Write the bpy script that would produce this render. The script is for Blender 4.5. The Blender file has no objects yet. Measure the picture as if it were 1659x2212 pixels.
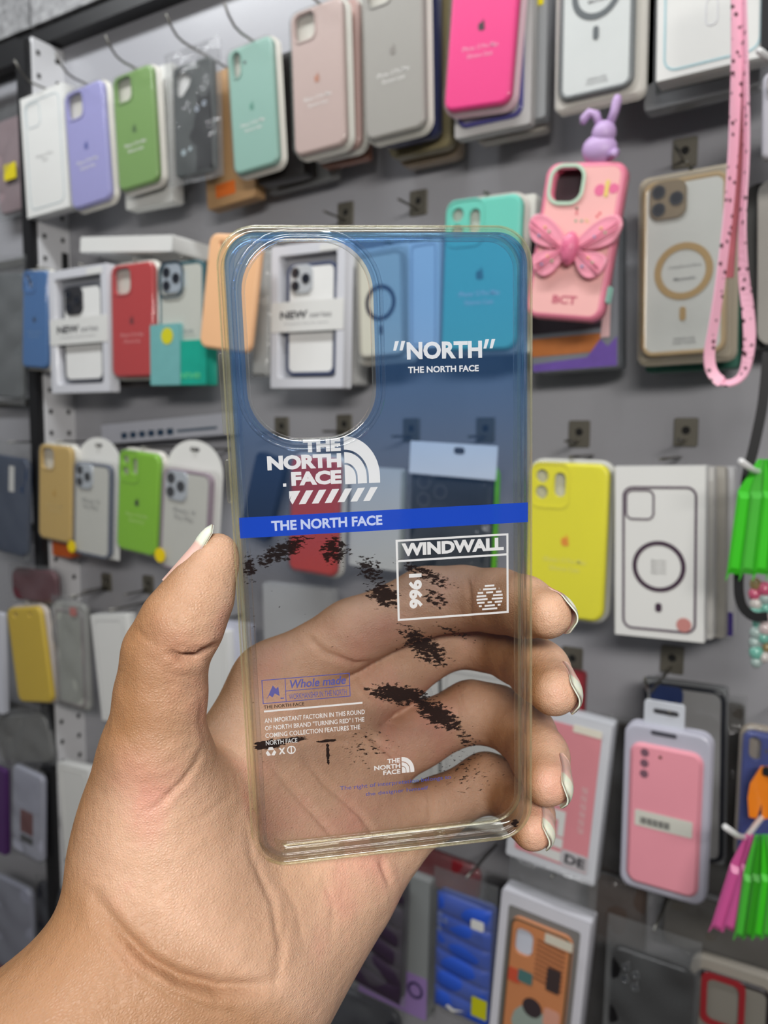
import bpy, math, random
import numpy as np
from mathutils import Vector, Matrix
from mathutils.geometry import tessellate_polygon
random.seed(7); rng = np.random.default_rng(7)
SC = bpy.context.scene
COL = SC.collection

# ------------------------------------------------------------------ camera
F, CX, CY = 1700.0, 829.5, 1106.0
YAW, PITCH, ROLL = math.radians(31), math.radians(-5.5), math.radians(0.3)
CAM = Vector((0, 0, 1.5))
WALL_Y = 0.88
fwd = Vector((-math.sin(YAW)*math.cos(PITCH), math.cos(YAW)*math.cos(PITCH), math.sin(PITCH)))
r0 = Vector((math.cos(YAW), math.sin(YAW), 0)); u0 = r0.cross(fwd)
cr = r0*math.cos(ROLL)+u0*math.sin(ROLL); cu_ = u0*math.cos(ROLL)-r0*math.sin(ROLL)
cd = bpy.data.cameras.new('camera'); cam = bpy.data.objects.new('camera', cd); COL.objects.link(cam)
cd.sensor_fit = 'VERTICAL'; cd.sensor_height = 36.0; cd.sensor_width = 27.0
cd.lens = 36.0*F/2212.0; cd.clip_start = 0.01; cd.clip_end = 30
cam.matrix_world = Matrix(((cr.x, cu_.x, -fwd.x, CAM.x), (cr.y, cu_.y, -fwd.y, CAM.y), (cr.z, cu_.z, -fwd.z, CAM.z), (0, 0, 0, 1)))
cd.dof.use_dof = True; cd.dof.focus_distance = 0.207; cd.dof.aperture_fstop = 17.0
SC.camera = cam

# ------------------------------------------------------------------ world, lights, exposure
w = bpy.data.worlds.new('shop_light'); SC.world = w; w.use_nodes = True
w.node_tree.nodes['Background'].inputs[0].default_value = (0.93, 0.96, 1.0, 1)
w.node_tree.nodes['Background'].inputs[1].default_value = 0.12
def area(name, loc, target, sx, sy, power, col=(1, 1, 1)):
    l = bpy.data.lights.new(name, 'AREA'); l.shape = 'RECTANGLE'; l.size = sx; l.size_y = sy; l.energy = power; l.color = col
    o = bpy.data.objects.new(name, l); COL.objects.link(o); o.location = loc
    o.rotation_euler = (Vector(target)-Vector(loc)).to_track_quat('-Z', 'Y').to_euler(); return o
area('ceiling_tube_light', (-0.72, 0.25, 2.62), (-0.7, 0.88, 1.9), 1.7, 0.12, 15, (0.96, 0.985, 1.0))
area('hand_fill_light', (0.46, -0.74, 1.98), (-0.16, 0.22, 1.44), 0.8, 0.2, 7.4, (1, 0.965, 0.92)).data.spread = math.radians(110)  # unseen lamp over the shoulder, placed and narrowed to brighten the hand
SC.view_settings.view_transform = 'Standard'; SC.view_settings.look = 'None'
SC.view_settings.exposure = 0.15; SC.view_settings.gamma = 1.0; SC.view_settings.use_curve_mapping = False
SC.cycles.use_denoising = True
SC.cycles.max_bounces = 7; SC.cycles.diffuse_bounces = 3; SC.cycles.transparent_max_bounces = 32; SC.cycles.transmission_bounces = 4
SC.cycles.use_adaptive_sampling = True; SC.cycles.adaptive_threshold = 0.06; SC.cycles.adaptive_min_samples = 16
SC.cycles.caustics_reflective = False; SC.cycles.caustics_refractive = False

# ------------------------------------------------------------------ materials
def lin(c):
    return tuple((v/255/12.92 if v/255 <= 0.04045 else ((v/255+0.055)/1.055)**2.4) for v in c)
_m = {}
def nodes(name):
    m = bpy.data.materials.new(name); m.use_nodes = True; n = m.node_tree.nodes; n.clear()
    return m, n, m.node_tree.links, n.new('ShaderNodeOutputMaterial')
def M(col, rough=0.5, metal=0.0, bump=0.0, bscale=300, var=0.05, coat=0.0, vscale=25, emit=0):
    key = ('p', tuple(col), rough, metal, bump, bscale, var, coat, emit)
    if key in _m: return _m[key]
    m, n, l, out = nodes('surface'); b = n.new('ShaderNodeBsdfPrincipled'); l.new(b.outputs[0], out.inputs[0])
    b.inputs['Roughness'].default_value = rough; b.inputs['Metallic'].default_value = metal
    b.inputs['Coat Weight'].default_value = coat; b.inputs['Coat Roughness'].default_value = 0.08
    c = lin(col); tc = n.new('ShaderNodeTexCoord'); nz = n.new('ShaderNodeTexNoise'); nz.inputs['Scale'].default_value = vscale
    nz.inputs['Detail'].default_value = 4; l.new(tc.outputs['Object'], nz.inputs['Vector'])
    mx = n.new('ShaderNodeMix'); mx.data_type = 'RGBA'; l.new(nz.outputs['Fac'], mx.inputs['Factor'])
    mx.inputs['A'].default_value = tuple(max(0, v*(1-var)) for v in c)+(1,); mx.inputs['B'].default_value = tuple(min(1, v*(1+var)) for v in c)+(1,)
    l.new(mx.outputs['Result'], b.inputs['Base Color'])
    if bump:
        n2 = n.new('ShaderNodeTexNoise'); n2.inputs['Scale'].default_value = bscale; l.new(tc.outputs['Object'], n2.inputs['Vector'])
        bp = n.new('ShaderNodeBump'); bp.inputs['Strength'].default_value = bump; bp.inputs['Distance'].default_value = 0.001
        l.new(n2.outputs['Fac'], bp.inputs['Height']); l.new(bp.outputs[0], b.inputs['Normal'])
    _m[key] = m; return m
def clear(tint=(245, 245, 245), haze=0.06, rough=0.12, hazecol=(225, 228, 230), crinkle=0.0, refl=0.5):
    key = ('c', tint, haze, rough, hazecol, crinkle, refl)
    if key in _m: return _m[key]
    m, n, l, out = nodes('clear_plastic')
    tr = n.new('ShaderNodeBsdfTransparent'); tr.inputs[0].default_value = lin(tint)+(1,)
    df = n.new('ShaderNodeBsdfDiffuse'); df.inputs[0].default_value = lin(hazecol)+(1,)
    gl = n.new('ShaderNodeBsdfGlossy'); gl.inputs['Roughness'].default_value = rough
    m1 = n.new('ShaderNodeMixShader'); m1.inputs[0].default_value = haze; l.new(tr.outputs[0], m1.inputs[1]); l.new(df.outputs[0], m1.inputs[2])
    lw = n.new('ShaderNodeLayerWeight'); lw.inputs['Blend'].default_value = 0.5
    pw = n.new('ShaderNodeMath'); pw.operation = 'POWER'; l.new(lw.outputs['Facing'], pw.inputs[0]); pw.inputs[1].default_value = 4.0
    ma = n.new('ShaderNodeMath'); ma.operation = 'MULTIPLY_ADD'; l.new(pw.outputs[0], ma.inputs[0]); ma.inputs[1].default_value = refl; ma.inputs[2].default_value = 0.03
    m2 = n.new('ShaderNodeMixShader'); l.new(ma.outputs[0], m2.inputs[0]); l.new(m1.outputs[0], m2.inputs[1]); l.new(gl.outputs[0], m2.inputs[2])
    l.new(m2.outputs[0], out.inputs[0])
    tc = n.new('ShaderNodeTexCoord'); nz = n.new('ShaderNodeTexNoise'); nz.inputs['Scale'].default_value = 70 if crinkle else 12
    nz.inputs['Detail'].default_value = 3; l.new(tc.outputs['Object'], nz.inputs['Vector'])
    bp = n.new('ShaderNodeBump'); bp.inputs['Strength'].default_value = crinkle if crinkle else 0.05; bp.inputs['Distance'].default_value = 0.004
    l.new(nz.outputs['Fac'], bp.inputs['Height'])
    for s in (gl.inputs['Normal'], lw.inputs['Normal']): l.new(bp.outputs[0], s)
    _m[key] = m; return m
def sil(c): return M(c, 0.42, bump=0.05, bscale=900, var=0.04)
PAPER = M((218, 218, 215), 0.35, var=0.02, coat=0.2)
CARD = M((222, 222, 218), 0.5, var=0.03)
TRAY = M((214, 211, 202), 0.25, var=0.05, coat=0.4)
INK = M((60, 60, 64), 0.6)
SILVER = M((200, 200, 200), 0.25, metal=1.0)
STEEL = M((120, 118, 112), 0.35, metal=0.9)
BLISTER = clear((247, 247, 246), 0.05, 0.08, refl=0.38)
BAG = clear((243, 243, 243), 0.08, 0.12, (205, 208, 210), crinkle=0.9, refl=0.5)

# ------------------------------------------------------------------ objects
def link(name, me, parent=None, mat=None):
    o = bpy.data.objects.new(name, me); COL.objects.link(o)
    if mat and me is not None and not me.materials: me.materials.append(mat)
    if parent: o.parent = parent
    return o
def mesh(name, v, f, mat, parent=None, smooth=None):
    me = bpy.data.meshes.new(name); me.from_pydata([tuple(p) for p in v], [], f)
    if smooth is True: me.polygons.foreach_set('use_smooth', [True]*len(f))
    elif smooth: me.polygons.foreach_set('use_smooth', smooth)
    me.materials.append(mat); me.update()
    return link(name, me, parent)
def tag(o, label, cat=None, group=None, kind=None):
    if label: o['label'] = label
    if cat: o['category'] = cat
    if group: o['group'] = group
    if kind: o['kind'] = kind
    return o
def thing(name, label, cat, mat4, group=None):
    o = bpy.data.objects.new(name, None); COL.objects.link(o); o.empty_display_size = 0.02
    o.matrix_world = mat4; return tag(o, label, cat, group)
def ray(x, y): return cr*((x-CX)/F)+cu_*(-(y-CY)/F)+fwd
def wallpt(x, y, off):
    d = ray(x, y); return CAM+d*((WALL_Y-off)/d.y)
def at(x, y, depth): return CAM+ray(x, y)*depth
def proj(P):
    q = P-CAM; z = q.dot(fwd); return CX+F*q.dot(cr)/z, CY-F*q.dot(cu_)/z
def place(T, B, W, off, yaw=0, tilt=0):
    PT = wallpt(T[0], T[1], off+tilt); PB = wallpt(B[0], B[1], off)
    up = (PT-PB); h = up.length; up.normalize()
    a = math.radians(yaw); ex = Vector((math.cos(a), -math.sin(a), 0)); ex = (ex-up*ex.dot(up)).normalized()
    ey = up.cross(ex); c = (PT+PB)/2
    k = (proj(c+ex*0.005)[0]-proj(c-ex*0.005)[0])/0.01
    return Matrix(((ex.x, ey.x, up.x, PB.x), (ex.y, ey.y, up.y, PB.y), (ex.z, ey.z, up.z, PB.z), (0, 0, 0, 1))), abs(W/k), h

# ------------------------------------------------------------------ mesh helpers (x right, y away from viewer, z up, front face at y=0)
def rr(w, h, r, n=5, cx=0, cz=0):
    r = max(1e-5, min(r, w/2-1e-5, h/2-1e-5)); p = []
    for (sx, sz, a0) in ((1, 1, 0), (-1, 1, 90), (-1, -1, 180), (1, -1, 270)):
        for i in range(n+1):
            a = math.radians(a0+90*i/n); p.append((cx+sx*(w/2-r)+r*math.cos(a), cz+sz*(h/2-r)+r*math.sin(a)))
    return p
def circ(r, n=20, cx=0, cz=0, rz=None): return [(cx+r*math.cos(2*math.pi*i/n), cz+(rz or r)*math.sin(2*math.pi*i/n)) for i in range(n)]
def slab(name, w, h, r, prof, mat, parent, holes=(), hole_depth=0.004, cx=0, cz=None, n=5, back=True):
    cz = h/2 if cz is None else cz; v = []; f = []; sm = []
    for ins, y in prof: v += [(x, y, z) for x, z in rr(w-2*ins, h-2*ins, r-ins, n, cx, cz)]
    N = 4*(n+1)
    for k in range(len(prof)-1):
        for i in range(N):
            j = (i+1) % N; f.append((k*N+i, k*N+j, (k+1)*N+j, (k+1)*N+i)); sm.append(True)
    if back: f.append(tuple(range(N))); sm.append(False)
    b = (len(prof)-1)*N; y = prof[-1][1]
    if not holes: f.append(tuple(range(b+N-1, b-1, -1))); sm.append(False)
    else:
        loops = [[Vector((x, z, 0)) for (x, _, z) in v[b:b+N]]]; idx = list(range(b, b+N))
        for hl in holes:
            s = len(v); v += [(x, y, z) for x, z in hl]; v += [(x, y+hole_depth, z) for x, z in hl]; q = len(hl)
            loops.append([Vector((x, z, 0)) for x, z in hl]); idx += list(range(s, s+q))
            for i in range(q):
                j = (i+1) % q; f.append((s+i, s+j, s+q+j, s+q+i)); sm.append(True)
        for t in tessellate_polygon(loops): f.append(tuple(idx[i] for i in t)); sm.append(False)
    return mesh(name, v, f, mat, parent, sm)
def strip(name, outer, inner, y, mat, parent):
    n = len(outer); v = [(x, y, z) for x, z in outer]+[(x, y, z) for x, z in inner]
    v += [(x, y+0.0006, z) for x, z in outer]+[(x, y+0.0006, z) for x, z in inner]
    f = []
    for i in range(n):
        j = (i+1) % n; f += [(i, j, n+j, n+i), (2*n+i, 2*n+j, j, i), (n+i, n+j, 3*n+j, 3*n+i)]
    return mesh(name, v, f, mat, parent)
def plate(name, outline, y, t, mat, parent):
    n = len(outline); v = [(x, y, z) for x, z in outline]+[(x, y+t, z) for x, z in outline]
    f = [tuple(q) for q in tessellate_polygon([[Vector((x, z, 0)) for x, z in outline]])]
    f += [tuple(i+n for i in q) for q in f]; f += [(i, (i+1) % n, n+(i+1) % n, n+i) for i in range(n)]
    return mesh(name, v, f, mat, parent)
def tube(pts, rad, n=8, cap=True):
    pts = [Vector(p) for p in pts]; v = []; f = []
    rads = rad if isinstance(rad, (list, tuple)) else [rad]*len(pts)
    d0 = (pts[1]-pts[0]).normalized(); a = d0.orthogonal().normalized()
    for k, p in enumerate(pts):
        d = (pts[min(k+1, len(pts)-1)]-pts[max(k-1, 0)]).normalized(); a = (a-d*a.dot(d)).normalized(); b = d.cross(a)
        v += [p+(a*math.cos(2*math.pi*i/n)+b*math.sin(2*math.pi*i/n))*rads[k] for i in range(n)]
    for k in range(len(pts)-1):
        for i in range(n):
            j = (i+1) % n; f.append((k*n+i, k*n+j, (k+1)*n+j, (k+1)*n+i))
    if cap: f += [tuple(range(n-1, -1, -1)), tuple(range((len(pts)-1)*n, len(pts)*n))]
    return v, f
def ball(c, rx, ry, rz, n=12, m=8):
    v = []; f = []
    for i in range(m+1):
        a = math.pi*i/m
        for j in range(n):
            b = 2*math.pi*j/n; v.append((c[0]+rx*math.sin(a)*math.cos(b), c[1]+ry*math.sin(a)*math.sin(b), c[2]+rz*math.cos(a)))
    for i in range(m):
        for j in range(n): f.append((i*n+j, (i+1)*n+j, (i+1)*n+(j+1) % n, i*n+(j+1) % n))
    return v, f
def lens_part(x, z, r, parent, y=0.0, ringm=None, name='lens'):
    ringm = ringm or M((70, 72, 78), 0.3, metal=0.6)
    o = strip(name+'_ring', circ(r, 18, x, z), circ(r*0.72, 18, x, z), y-0.0012, ringm, parent)
    g = plate(name, circ(r*0.74, 18, x, z), y-0.0009, 0.0008, M((28, 32, 42), 0.08, coat=0.6), parent); return g
_txt = {}
def text_verts(s, bold=0.0):
    if (s, bold) in _txt: return _txt[(s, bold)]
    cu = bpy.data.curves.new('lettering', 'FONT'); cu.body = s; cu.size = 1; cu.offset = bold; cu.resolution_u = 3; cu.space_line = 1.05
    cu.align_x = 'CENTER'
    ob = bpy.data.objects.new('lettering', cu); me = bpy.data.meshes.new_from_object(ob)
    v = np.array([p.co[:] for p in me.vertices]); f = [tuple(p.vertices) for p in me.polygons]
    bpy.data.objects.remove(ob); bpy.data.curves.remove(cu); bpy.data.meshes.remove(me)
    lo, hi = v.min(0), v.max(0); v = (v-lo)/np.where(hi-lo > 1e-9, hi-lo, 1)
    _txt[(s, bold)] = (v, f); return v, f
def text(s, x0, x1, z0, z1, y, mat, parent, name='lettering', bold=0.01, rot=0, shear=0):
    v, f = text_verts(s, bold); out = []
    for a, b, _ in v:
        if rot == 90: a, b = b, 1-a      # reads downwards
        if rot == -90: a, b = 1-b, a
        out.append((x0+(x1-x0)*a+shear*b, y, z0+(z1-z0)*b))
    return mesh(name, out, f, mat, parent)
APPLE = [(0, .33), (.12, .38), (.25, .37), (.36, .28), (.28, .18), (.25, .05), (.29, -.08), (.4, -.17), (.33, -.32), (.22, -.45), (.12, -.46), (0, -.42),
         (-.12, -.46), (-.24, -.43), (-.36, -.25), (-.41, -.03), (-.37, .2), (-.26, .34), (-.13, .38)]
LEAF = [(0, .42), (.03, .54), (.12, .63), (.19, .65), (.17, .54), (.1, .45)]
def apple(cx, cz, s, y, mat, parent):
    o = plate('logo', [(cx+x*s, cz+z*s) for x, z in APPLE], y, 0.0003, mat, parent)
    plate('logo_leaf', [(cx+x*s, cz+z*s) for x, z in LEAF], y, 0.0003, mat, o); return o
def crumpled(name, w, h, t, mat, parent, seed=0, nx=14, nz=22, cx=0, z0=0, y0=0, amp=0.004):
    g = np.random.default_rng(seed); ph = g.uniform(0, 6.28, (10, 3)); fr = g.uniform(20, 130, (10, 2))*np.where(g.random((10, 2)) < .5, -1, 1)
    v = []; f = []
    for s in (-1, 1):
        b = len(v)
        for i in range(nz+1):
            for j in range(nx+1):
                u, q = j/nx*2-1, i/nz*2-1; X, Z = cx+u*w/2, z0+(q+1)/2*h
                edge = (1-abs(u)**4)*(1-abs(q)**6)
                d = sum(math.sin(fr[k][0]*X+fr[k][1]*Z+ph[k][0]+s) for k in range(10))/4*amp*min(1, edge*2)
                v.append((X, y0+t/2+s*(t/2*edge+0.0004)+(d if s < 0 else d*0.3), Z))
        for i in range(nz):
            for j in range(nx):
                a = b+i*(nx+1)+j; q = (a, a+1, a+nx+2, a+nx+1); f.append(q if s < 0 else q[::-1])
    return mesh(name, v, f, mat, parent, True)

# ------------------------------------------------------------------ wall hooks
def hook(P, length, label, plate_=True, tip=True, group=None):
    m = Matrix.Translation(Vector((P.x, WALL_Y-0.0005, P.z)))
    t = thing('wall_hook', label, 'hook', m, group)
    if plate_:
        slab('hook_plate', 0.024, 0.03, 0.002, [(0, 0), (0, -0.002), (0.0005, -0.0025)], M((120, 116, 105), 0.4, metal=0.6), t, holes=[circ(0.0045, 14, 0, 0.006)], hole_depth=0.003, cz=0.004)
        plate('hook_hole', circ(0.0046, 14, 0, 0.006), -0.001, 0.0008, M((15, 15, 15), 0.8), t)
    pts = [(0, -0.002, -0.004), (0, -length*0.6, -0.004), (0, -length, -0.004)]
    if tip: pts += [(0, -length-0.012, -0.001), (0, -length-0.022, 0.007), (0, -length-0.03, 0.018)]
    v, f = tube(pts, 0.0016, 8); mesh('hook_rod', v, f, STEEL, t, True); return t
def auto_hook(mt, h, off, what, extra=0.004, tip=True, length=None, plate_=False):
    P = mt @ Vector((0, 0, h+extra)); hook(P+Vector((0, 0, 0.006)), length or (off+0.012 if P.z > 1.9 else off-.004), 'steel wire hook that carries the '+what, plate_, tip and P.z > 1.9)

# ------------------------------------------------------------------ item builders
def silicone(label, what, T, B, W, off, col, cam_='square', logo=None, txt=True, tray=True, yaw=0, tilt=0, hk=True, txtcol=(235, 232, 230), depth=0.009, traycol=None, name='silicone_phone_case', blister=True, tip=True):
    mt, wd, h = place(T, B, W, off, yaw, tilt); t = thing(name, label, 'phone case', mt)
    c = sil(col); r = 0.15*wd; holes = []; s = wd
    cx, cz = -0.21*s, h-0.27*s
    if cam_ == 'square': holes = [rr(0.40*s, 0.42*s, 0.11*s, 5, cx, cz)]
    if cam_ == 'pill': holes = [rr(0.2*s, 0.44*s, 0.1*s, 5, -0.29*s, cz-0.02*s)]
    if cam_ == 'heart': holes = [[(-.4*s, h-.13*s), (-.37*s, h-.08*s), (-.28*s, h-.07*s), (-.1*s, h-.2*s), (-.05*s, h-.27*s), (-.1*s, h-.36*s), (-.28*s, h-.47*s), (-.36*s, h-.47*s), (-.4*s, h-.42*s)][::-1]]
    if cam_ == 'lens3': holes = [circ(.085*s, 14, -.33*s, h-.17*s), circ(.085*s, 14, -.33*s, h-.37*s), rr(.15*s, .3*s, .07*s, 4, -.1*s, h-.27*s)]
    if cam_ == 'lens2': holes = [circ(.09*s, 14, -.32*s, h-.17*s), rr(.17*s, .26*s, .08*s, 4, -.22*s, h-.34*s)]
    if cam_ == 'lens1': holes = [circ(.06*s, 14, -.25*s, h-.13*s), circ(.05*s, 14, .18*s, h-.14*s)]
    if cam_ == 'dot': holes = [circ(.055*s, 12, -.24*s, h-.15*s)]
    D = depth
    slab('case_shell', wd, h, r, [(0.002, D), (0, D-0.002), (0, 0.0035), (0.0008, 0.0015), (0.0022, 0.0003), (0.004, 0)], c, t, holes, 0.005)
    if cam_ in ('square', 'pill'):
        o = holes[0]; cc = np.mean(o, 0); strip('camera_rim', [tuple(cc+(np.array(p)-cc)*1.1) for p in o], o, -0.0011, c, t)
    if cam_ in ('lens3', 'lens2'): strip('camera_rim', rr(.5*s, .56*s, .12*s, 5, -.22*s, h-.28*s), rr(.46*s, .52*s, .11*s, 5, -.22*s, h-.28*s), -0.0009, c, t)
    if cam_ == 'pill': plate('flash_hole', circ(.03*s, 10, -.1*s, h-.3*s), -0.0003, 0.0003, INK, t)
    if tray:
        g = 0.0035; tm = M(traycol, 0.3, coat=0.4) if traycol else TRAY
        slab('blister_tray', wd+2*g, h+2*g, r+g, [(0.0, D+0.006), (0, D+0.001), (0.001, D-0.001), (0.0035, D-0.0015)], tm, t, cz=h/2)
        if blister: slab('blister_cover', wd+0.0035, h+0.0035, r+0.0015, [(0, D-0.0012), (0, 0.002), (0.0008, 0), (0.0022, -0.0012), (0.0045, -0.0018)], BLISTER, t, cz=h/2, back=False)
    else:
        slab('case_lining', wd-0.006, h-0.006, r-0.003, [(0, D-0.001), (0, D-0.003)], M((205, 200, 195), 0.6), t, cz=h/2)
    if logo: apple(0, h*0.5, 0.13*s, -0.0004, M(logo, 0.4), t)
    if txt:
        tm = M(txtcol, 0.5)
        text('iPhone 13 Pro Max', -.27*s, .27*s, h*.36, h*.36+.06*s, -0.0003, tm, t, 'case_lettering'); text('Silicone Case', -.19*s, .19*s, h*.36-.1*s, h*.36-.045*s, -0.0003, tm, t, 'case_lettering')
    if hk: auto_hook(mt, h, off, what, tip=tip)
    return t, wd, h, mt
def framed(parent, w, h, x, z, framecol, platecol, y=0.0, lens=True, ring=None, tw=0.0045, lenscol=(190, 196, 202), depth=0.008, ringr=0.27, ringz=0.44, clearplate=False, lensplate=None, framemat=None):
    """a clear backed phone case with coloured bumper: parts of the given thing"""
    fm = framemat or M(framecol, 0.3, coat=0.3); O = rr(w, h, .15*w, 5, x, z+h/2); I = rr(w-2*tw, h-2*tw, .15*w-tw, 5, x, z+h/2)
    n = len(O); v = [(a, y+0.001, b) for a, b in O]+[(a, y, b) for a, b in [((p[0]*.6+q[0]*.4), (p[1]*.6+q[1]*.4)) for p, q in zip(O, I)]]+[(a, y+0.0012, b) for a, b in I]+[(a, y+depth, b) for a, b in O]
    f = []
    for i in range(n):
        j = (i+1) % n; f += [(i, j, n+j, n+i), (n+i, n+j, 2*n+j, 2*n+i), (3*n+i, 3*n+j, j, i)]
    mesh('case_bumper', v, f, fm, parent, True)
    slab('case_back', w-2*tw+0.001, h-2*tw+0.001, .15*w-tw, [(0, y+depth), (0, y+0.0012)], M(platecol, 0.18, coat=0.4), parent, cx=x, cz=z+h/2)
    if lens:
        cx, cz = x-.19*w, z+h-.25*w; s = .44*w
        slab('camera_plate', s, s*1.05, s*.28, [(0, y+0.002), (0, y-0.0008), (0.0008, y-0.0014)], M(lensplate or lenscol, 0.25, metal=0.3), parent, cx=cx, cz=cz)
        for dx, dz in ((-.24, .24), (-.24, -.24), (.24, 0)): lens_part(cx+dx*s, cz+dz*s, .19*s, parent, y-0.0013)
    if ring:
        rm = M(ring, 0.3, metal=0.3); zc = z+h*ringz
        strip('magnet_ring', circ(ringr*w, 32, x, zc), circ(ringr*w*.76, 32, x, zc), y+0.0004, rm, parent)
        slab('magnet_pill', .075*w, .17*w, .035*w, [(0, y+0.0012), (0, y+0.0003)], rm, parent, cx=x, cz=zc-ringr*w-.17*w)
def box_body(t, w, h, d, mat, name='carton', r=0.0012): return slab(name, w, h, r, [(0.0005, d), (0, d-0.0006), (0, 0.0006), (0.0005, 0)], mat, t, n=2)
def printed_box(label, what, T, B, W, off, d=0.02, line=(150, 165, 172), lw=0.0012, ring=None, camsq=True, yaw=0, tilt=0, hk=True, inset=.1, mat=None, txt=True, name='phone_case_box', pill=None, dot=None, tip=True, topgap=0.0):
    mt, wd, h = place(T, B, W, off, yaw, tilt); t = thing(name, label, 'box', mt); box_body(t, wd, h, d, mat or PAPER)
    pm = M(line, 0.5); g = inset*wd; H = h-2*g-topgap; Wd = wd-2*g; zc = g+H/2
    strip('printed_outline', rr(Wd, H, .14*Wd, 5, 0, zc), rr(Wd-2*lw, H-2*lw, .14*Wd-lw, 5, 0, zc), -0.0005, pm, t)
    if camsq:
        cx, cz = -Wd/2+.24*Wd, g+H-.26*Wd; s = .4*Wd
        strip('printed_camera_outline', rr(s, s*1.08, .25*s, 5, cx, cz), rr(s-2*lw*.8, s*1.08-2*lw*.8, .25*s-lw*.8, 5, cx, cz), -0.0005, pm, t)
    if ring:
        rm = M(ring, 0.45); zc = g+H*.45; R = .36*Wd
        strip('printed_ring', circ(R, 36, 0, zc), circ(R*.83, 36, 0, zc), -0.0005, rm, t); plate('printed_pill', rr(.09*Wd, .13*Wd, .04*Wd, 4, 0, g+H*.165), -0.0004, 0.0003, rm, t)
        for k in range(4): text('iPhone 13 Pro', -.1*Wd, .1*Wd, zc+.06*Wd-k*.055*Wd, zc+.095*Wd-k*.055*Wd, -0.0004, M((120, 118, 118), .6), t, 'printed_lettering')
    elif txt: text('iPhone 13 Pro\nCase', -.24*Wd, .24*Wd, h*.43, h*.43+.14*Wd, -0.0004, M((165, 165, 165), .6), t, 'printed_lettering', 0)
    if pill: strip('printed_pill', rr(.13*Wd, .3*Wd, .065*Wd, 5, 0, g+H*pill), rr(.11*Wd, .28*Wd, .055*Wd, 5, 0, g+H*pill), -0.0005, M((205, 205, 210), .5), t)
    if dot: plate('round_sticker', circ(.1*Wd, 20, Wd*.34, g+.12*Wd), -0.0006, 0.0003, M(dot, .5), t)
    if hk: auto_hook(mt, h, off, what, tip=tip)
    return t, wd, h, mt
def window_box(label, what, T, B, W, off, framecol, lenscol, yaw=0, d=0.018, lens=True):
    mt, wd, h = place(T, B, W, off, yaw); t = thing('window_box', label, 'box', mt)
    slab('carton', wd, h, 0.001, [(0, d), (0, 0.0005), (0.0003, 0)], M((205, 206, 212), 0.4, coat=.2), t, holes=[rr(wd*.8, h*.86, 0.004, 3, 0, h*.5)], hole_depth=d*.8, n=2)
    slab('carton_lining', wd*.99, h*.99, 0.001, [(0, d*.95), (0, d*.8)], M((150, 152, 158), .5), t, cz=h/2, n=2)
    framed(t, wd*.68, h*.78, .02*wd, h*.09, framecol, (228, 228, 226), y=0.005, lens=lens, lensplate=lenscol)
    plate('paper_band', rr(wd*.99, h*.21, 0.0005, 1, 0, h*.5), -0.0008, 0.0006, PAPER, t)
    text('NEW', -.36*wd, .02*wd, h*.485, h*.485+.085*wd, -0.0010, INK, t, 'band_lettering', .04); text('series', .05*wd, .34*wd, h*.487, h*.487+.06*wd, -0.0010, M((130, 130, 132), .6), t, 'band_lettering')
    text('Protective case for phone', -.3*wd, .3*wd, h*.44, h*.44+.03*wd, -0.0010, M((150, 150, 152), .6), t, 'band_lettering', 0)
    plate('price_label', rr(.26*wd, .07*wd, 0.0005, 1, .3*wd, h*.955), -0.0006, 0.0004, PAPER, t)
    auto_hook(mt, h, off, what); return t, wd, h, mt
def hang_card(label, what, T, B, W, off, framecol, framecol2, sticker=(235, 205, 20), stx=-.45, stz=.06, yaw=0):
    mt, wd, h = place(T, B, W, off, yaw); t = thing('hang_card_case', label, 'phone case', mt)
    d = .012; out = [(wd/2, 0)]+[(wd/2*math.cos(a), h-wd*.42+wd*.42*math.sin(a)) for a in np.linspace(0, math.pi, 15)]+[(-wd/2, 0)]
    plate('hang_card', out, 0.009, 0.0015, M((226, 226, 222), .4), t)
    plate('hang_slot', rr(.16*wd, .05*wd, .02*wd, 3, 0, h-.12*wd), 0.0085, 0.0006, INK, t)
    H = h-.36*wd
    framed(t, wd*.86, H*.97, -.05*wd, 0, framecol, (206, 206, 200), y=0.0, depth=0.009, lenscol=(205, 212, 222), framemat=M(framecol, .25, coat=.5))
    slab('blister_cover', wd*.97, H, .1*wd, [(0, .0085), (0, -.001), (.002, -.0035)], BLISTER, t, cz=H/2, back=False)
    text('iPhone 14\nPro Max', -.26*wd, .14*wd, H*.5, H*.5+.16*wd, -0.0002, M((150, 150, 150), .6), t, 'case_lettering', 0)
    plate('round_sticker', circ(.1*wd, 20, stx*wd, stz*h), -0.0045, 0.0004, M(sticker, .5), t)
    auto_hook(mt, h-.14*wd, off, what, 0, tip=False); return t, wd, h, mt
def bagged(label, what, T, B, W, off, col, build=None, yaw=0, tilt=0, ext=(.14, .05), hk=True, seed=1, cam_=None, rough=.35, t_=0.011, name='bagged_phone_case', tip=True, over=.06):
    mt, wd, h = place(T, B, W, off, yaw, tilt); t = thing(name, label, 'phone case', mt)
    if col: slab('case_shell', wd, h, .13*wd, [(0.001, .009), (0, .008), (0, .003), (.001, .001), (.003, 0)], M(col, rough), t, holes=cam_(wd, h) if cam_ else ())
    if cam_: slab('inner_card', wd*.92, h*.96, .1*wd, [(0, .0088), (0, .006)], M((222, 222, 220), .5), t, cz=h/2)
    if build: build(t, wd, h)
    crumpled('plastic_bag', wd*(1+2*over), h*(1+ext[0]+ext[1]), t_, BAG, t, seed, z0=-h*ext[1], y0=-0.004)
    if hk: auto_hook(mt, h*(1+ext[0]*.8), off, what, 0, tip=tip)
    return t, wd, h, mt

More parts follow.
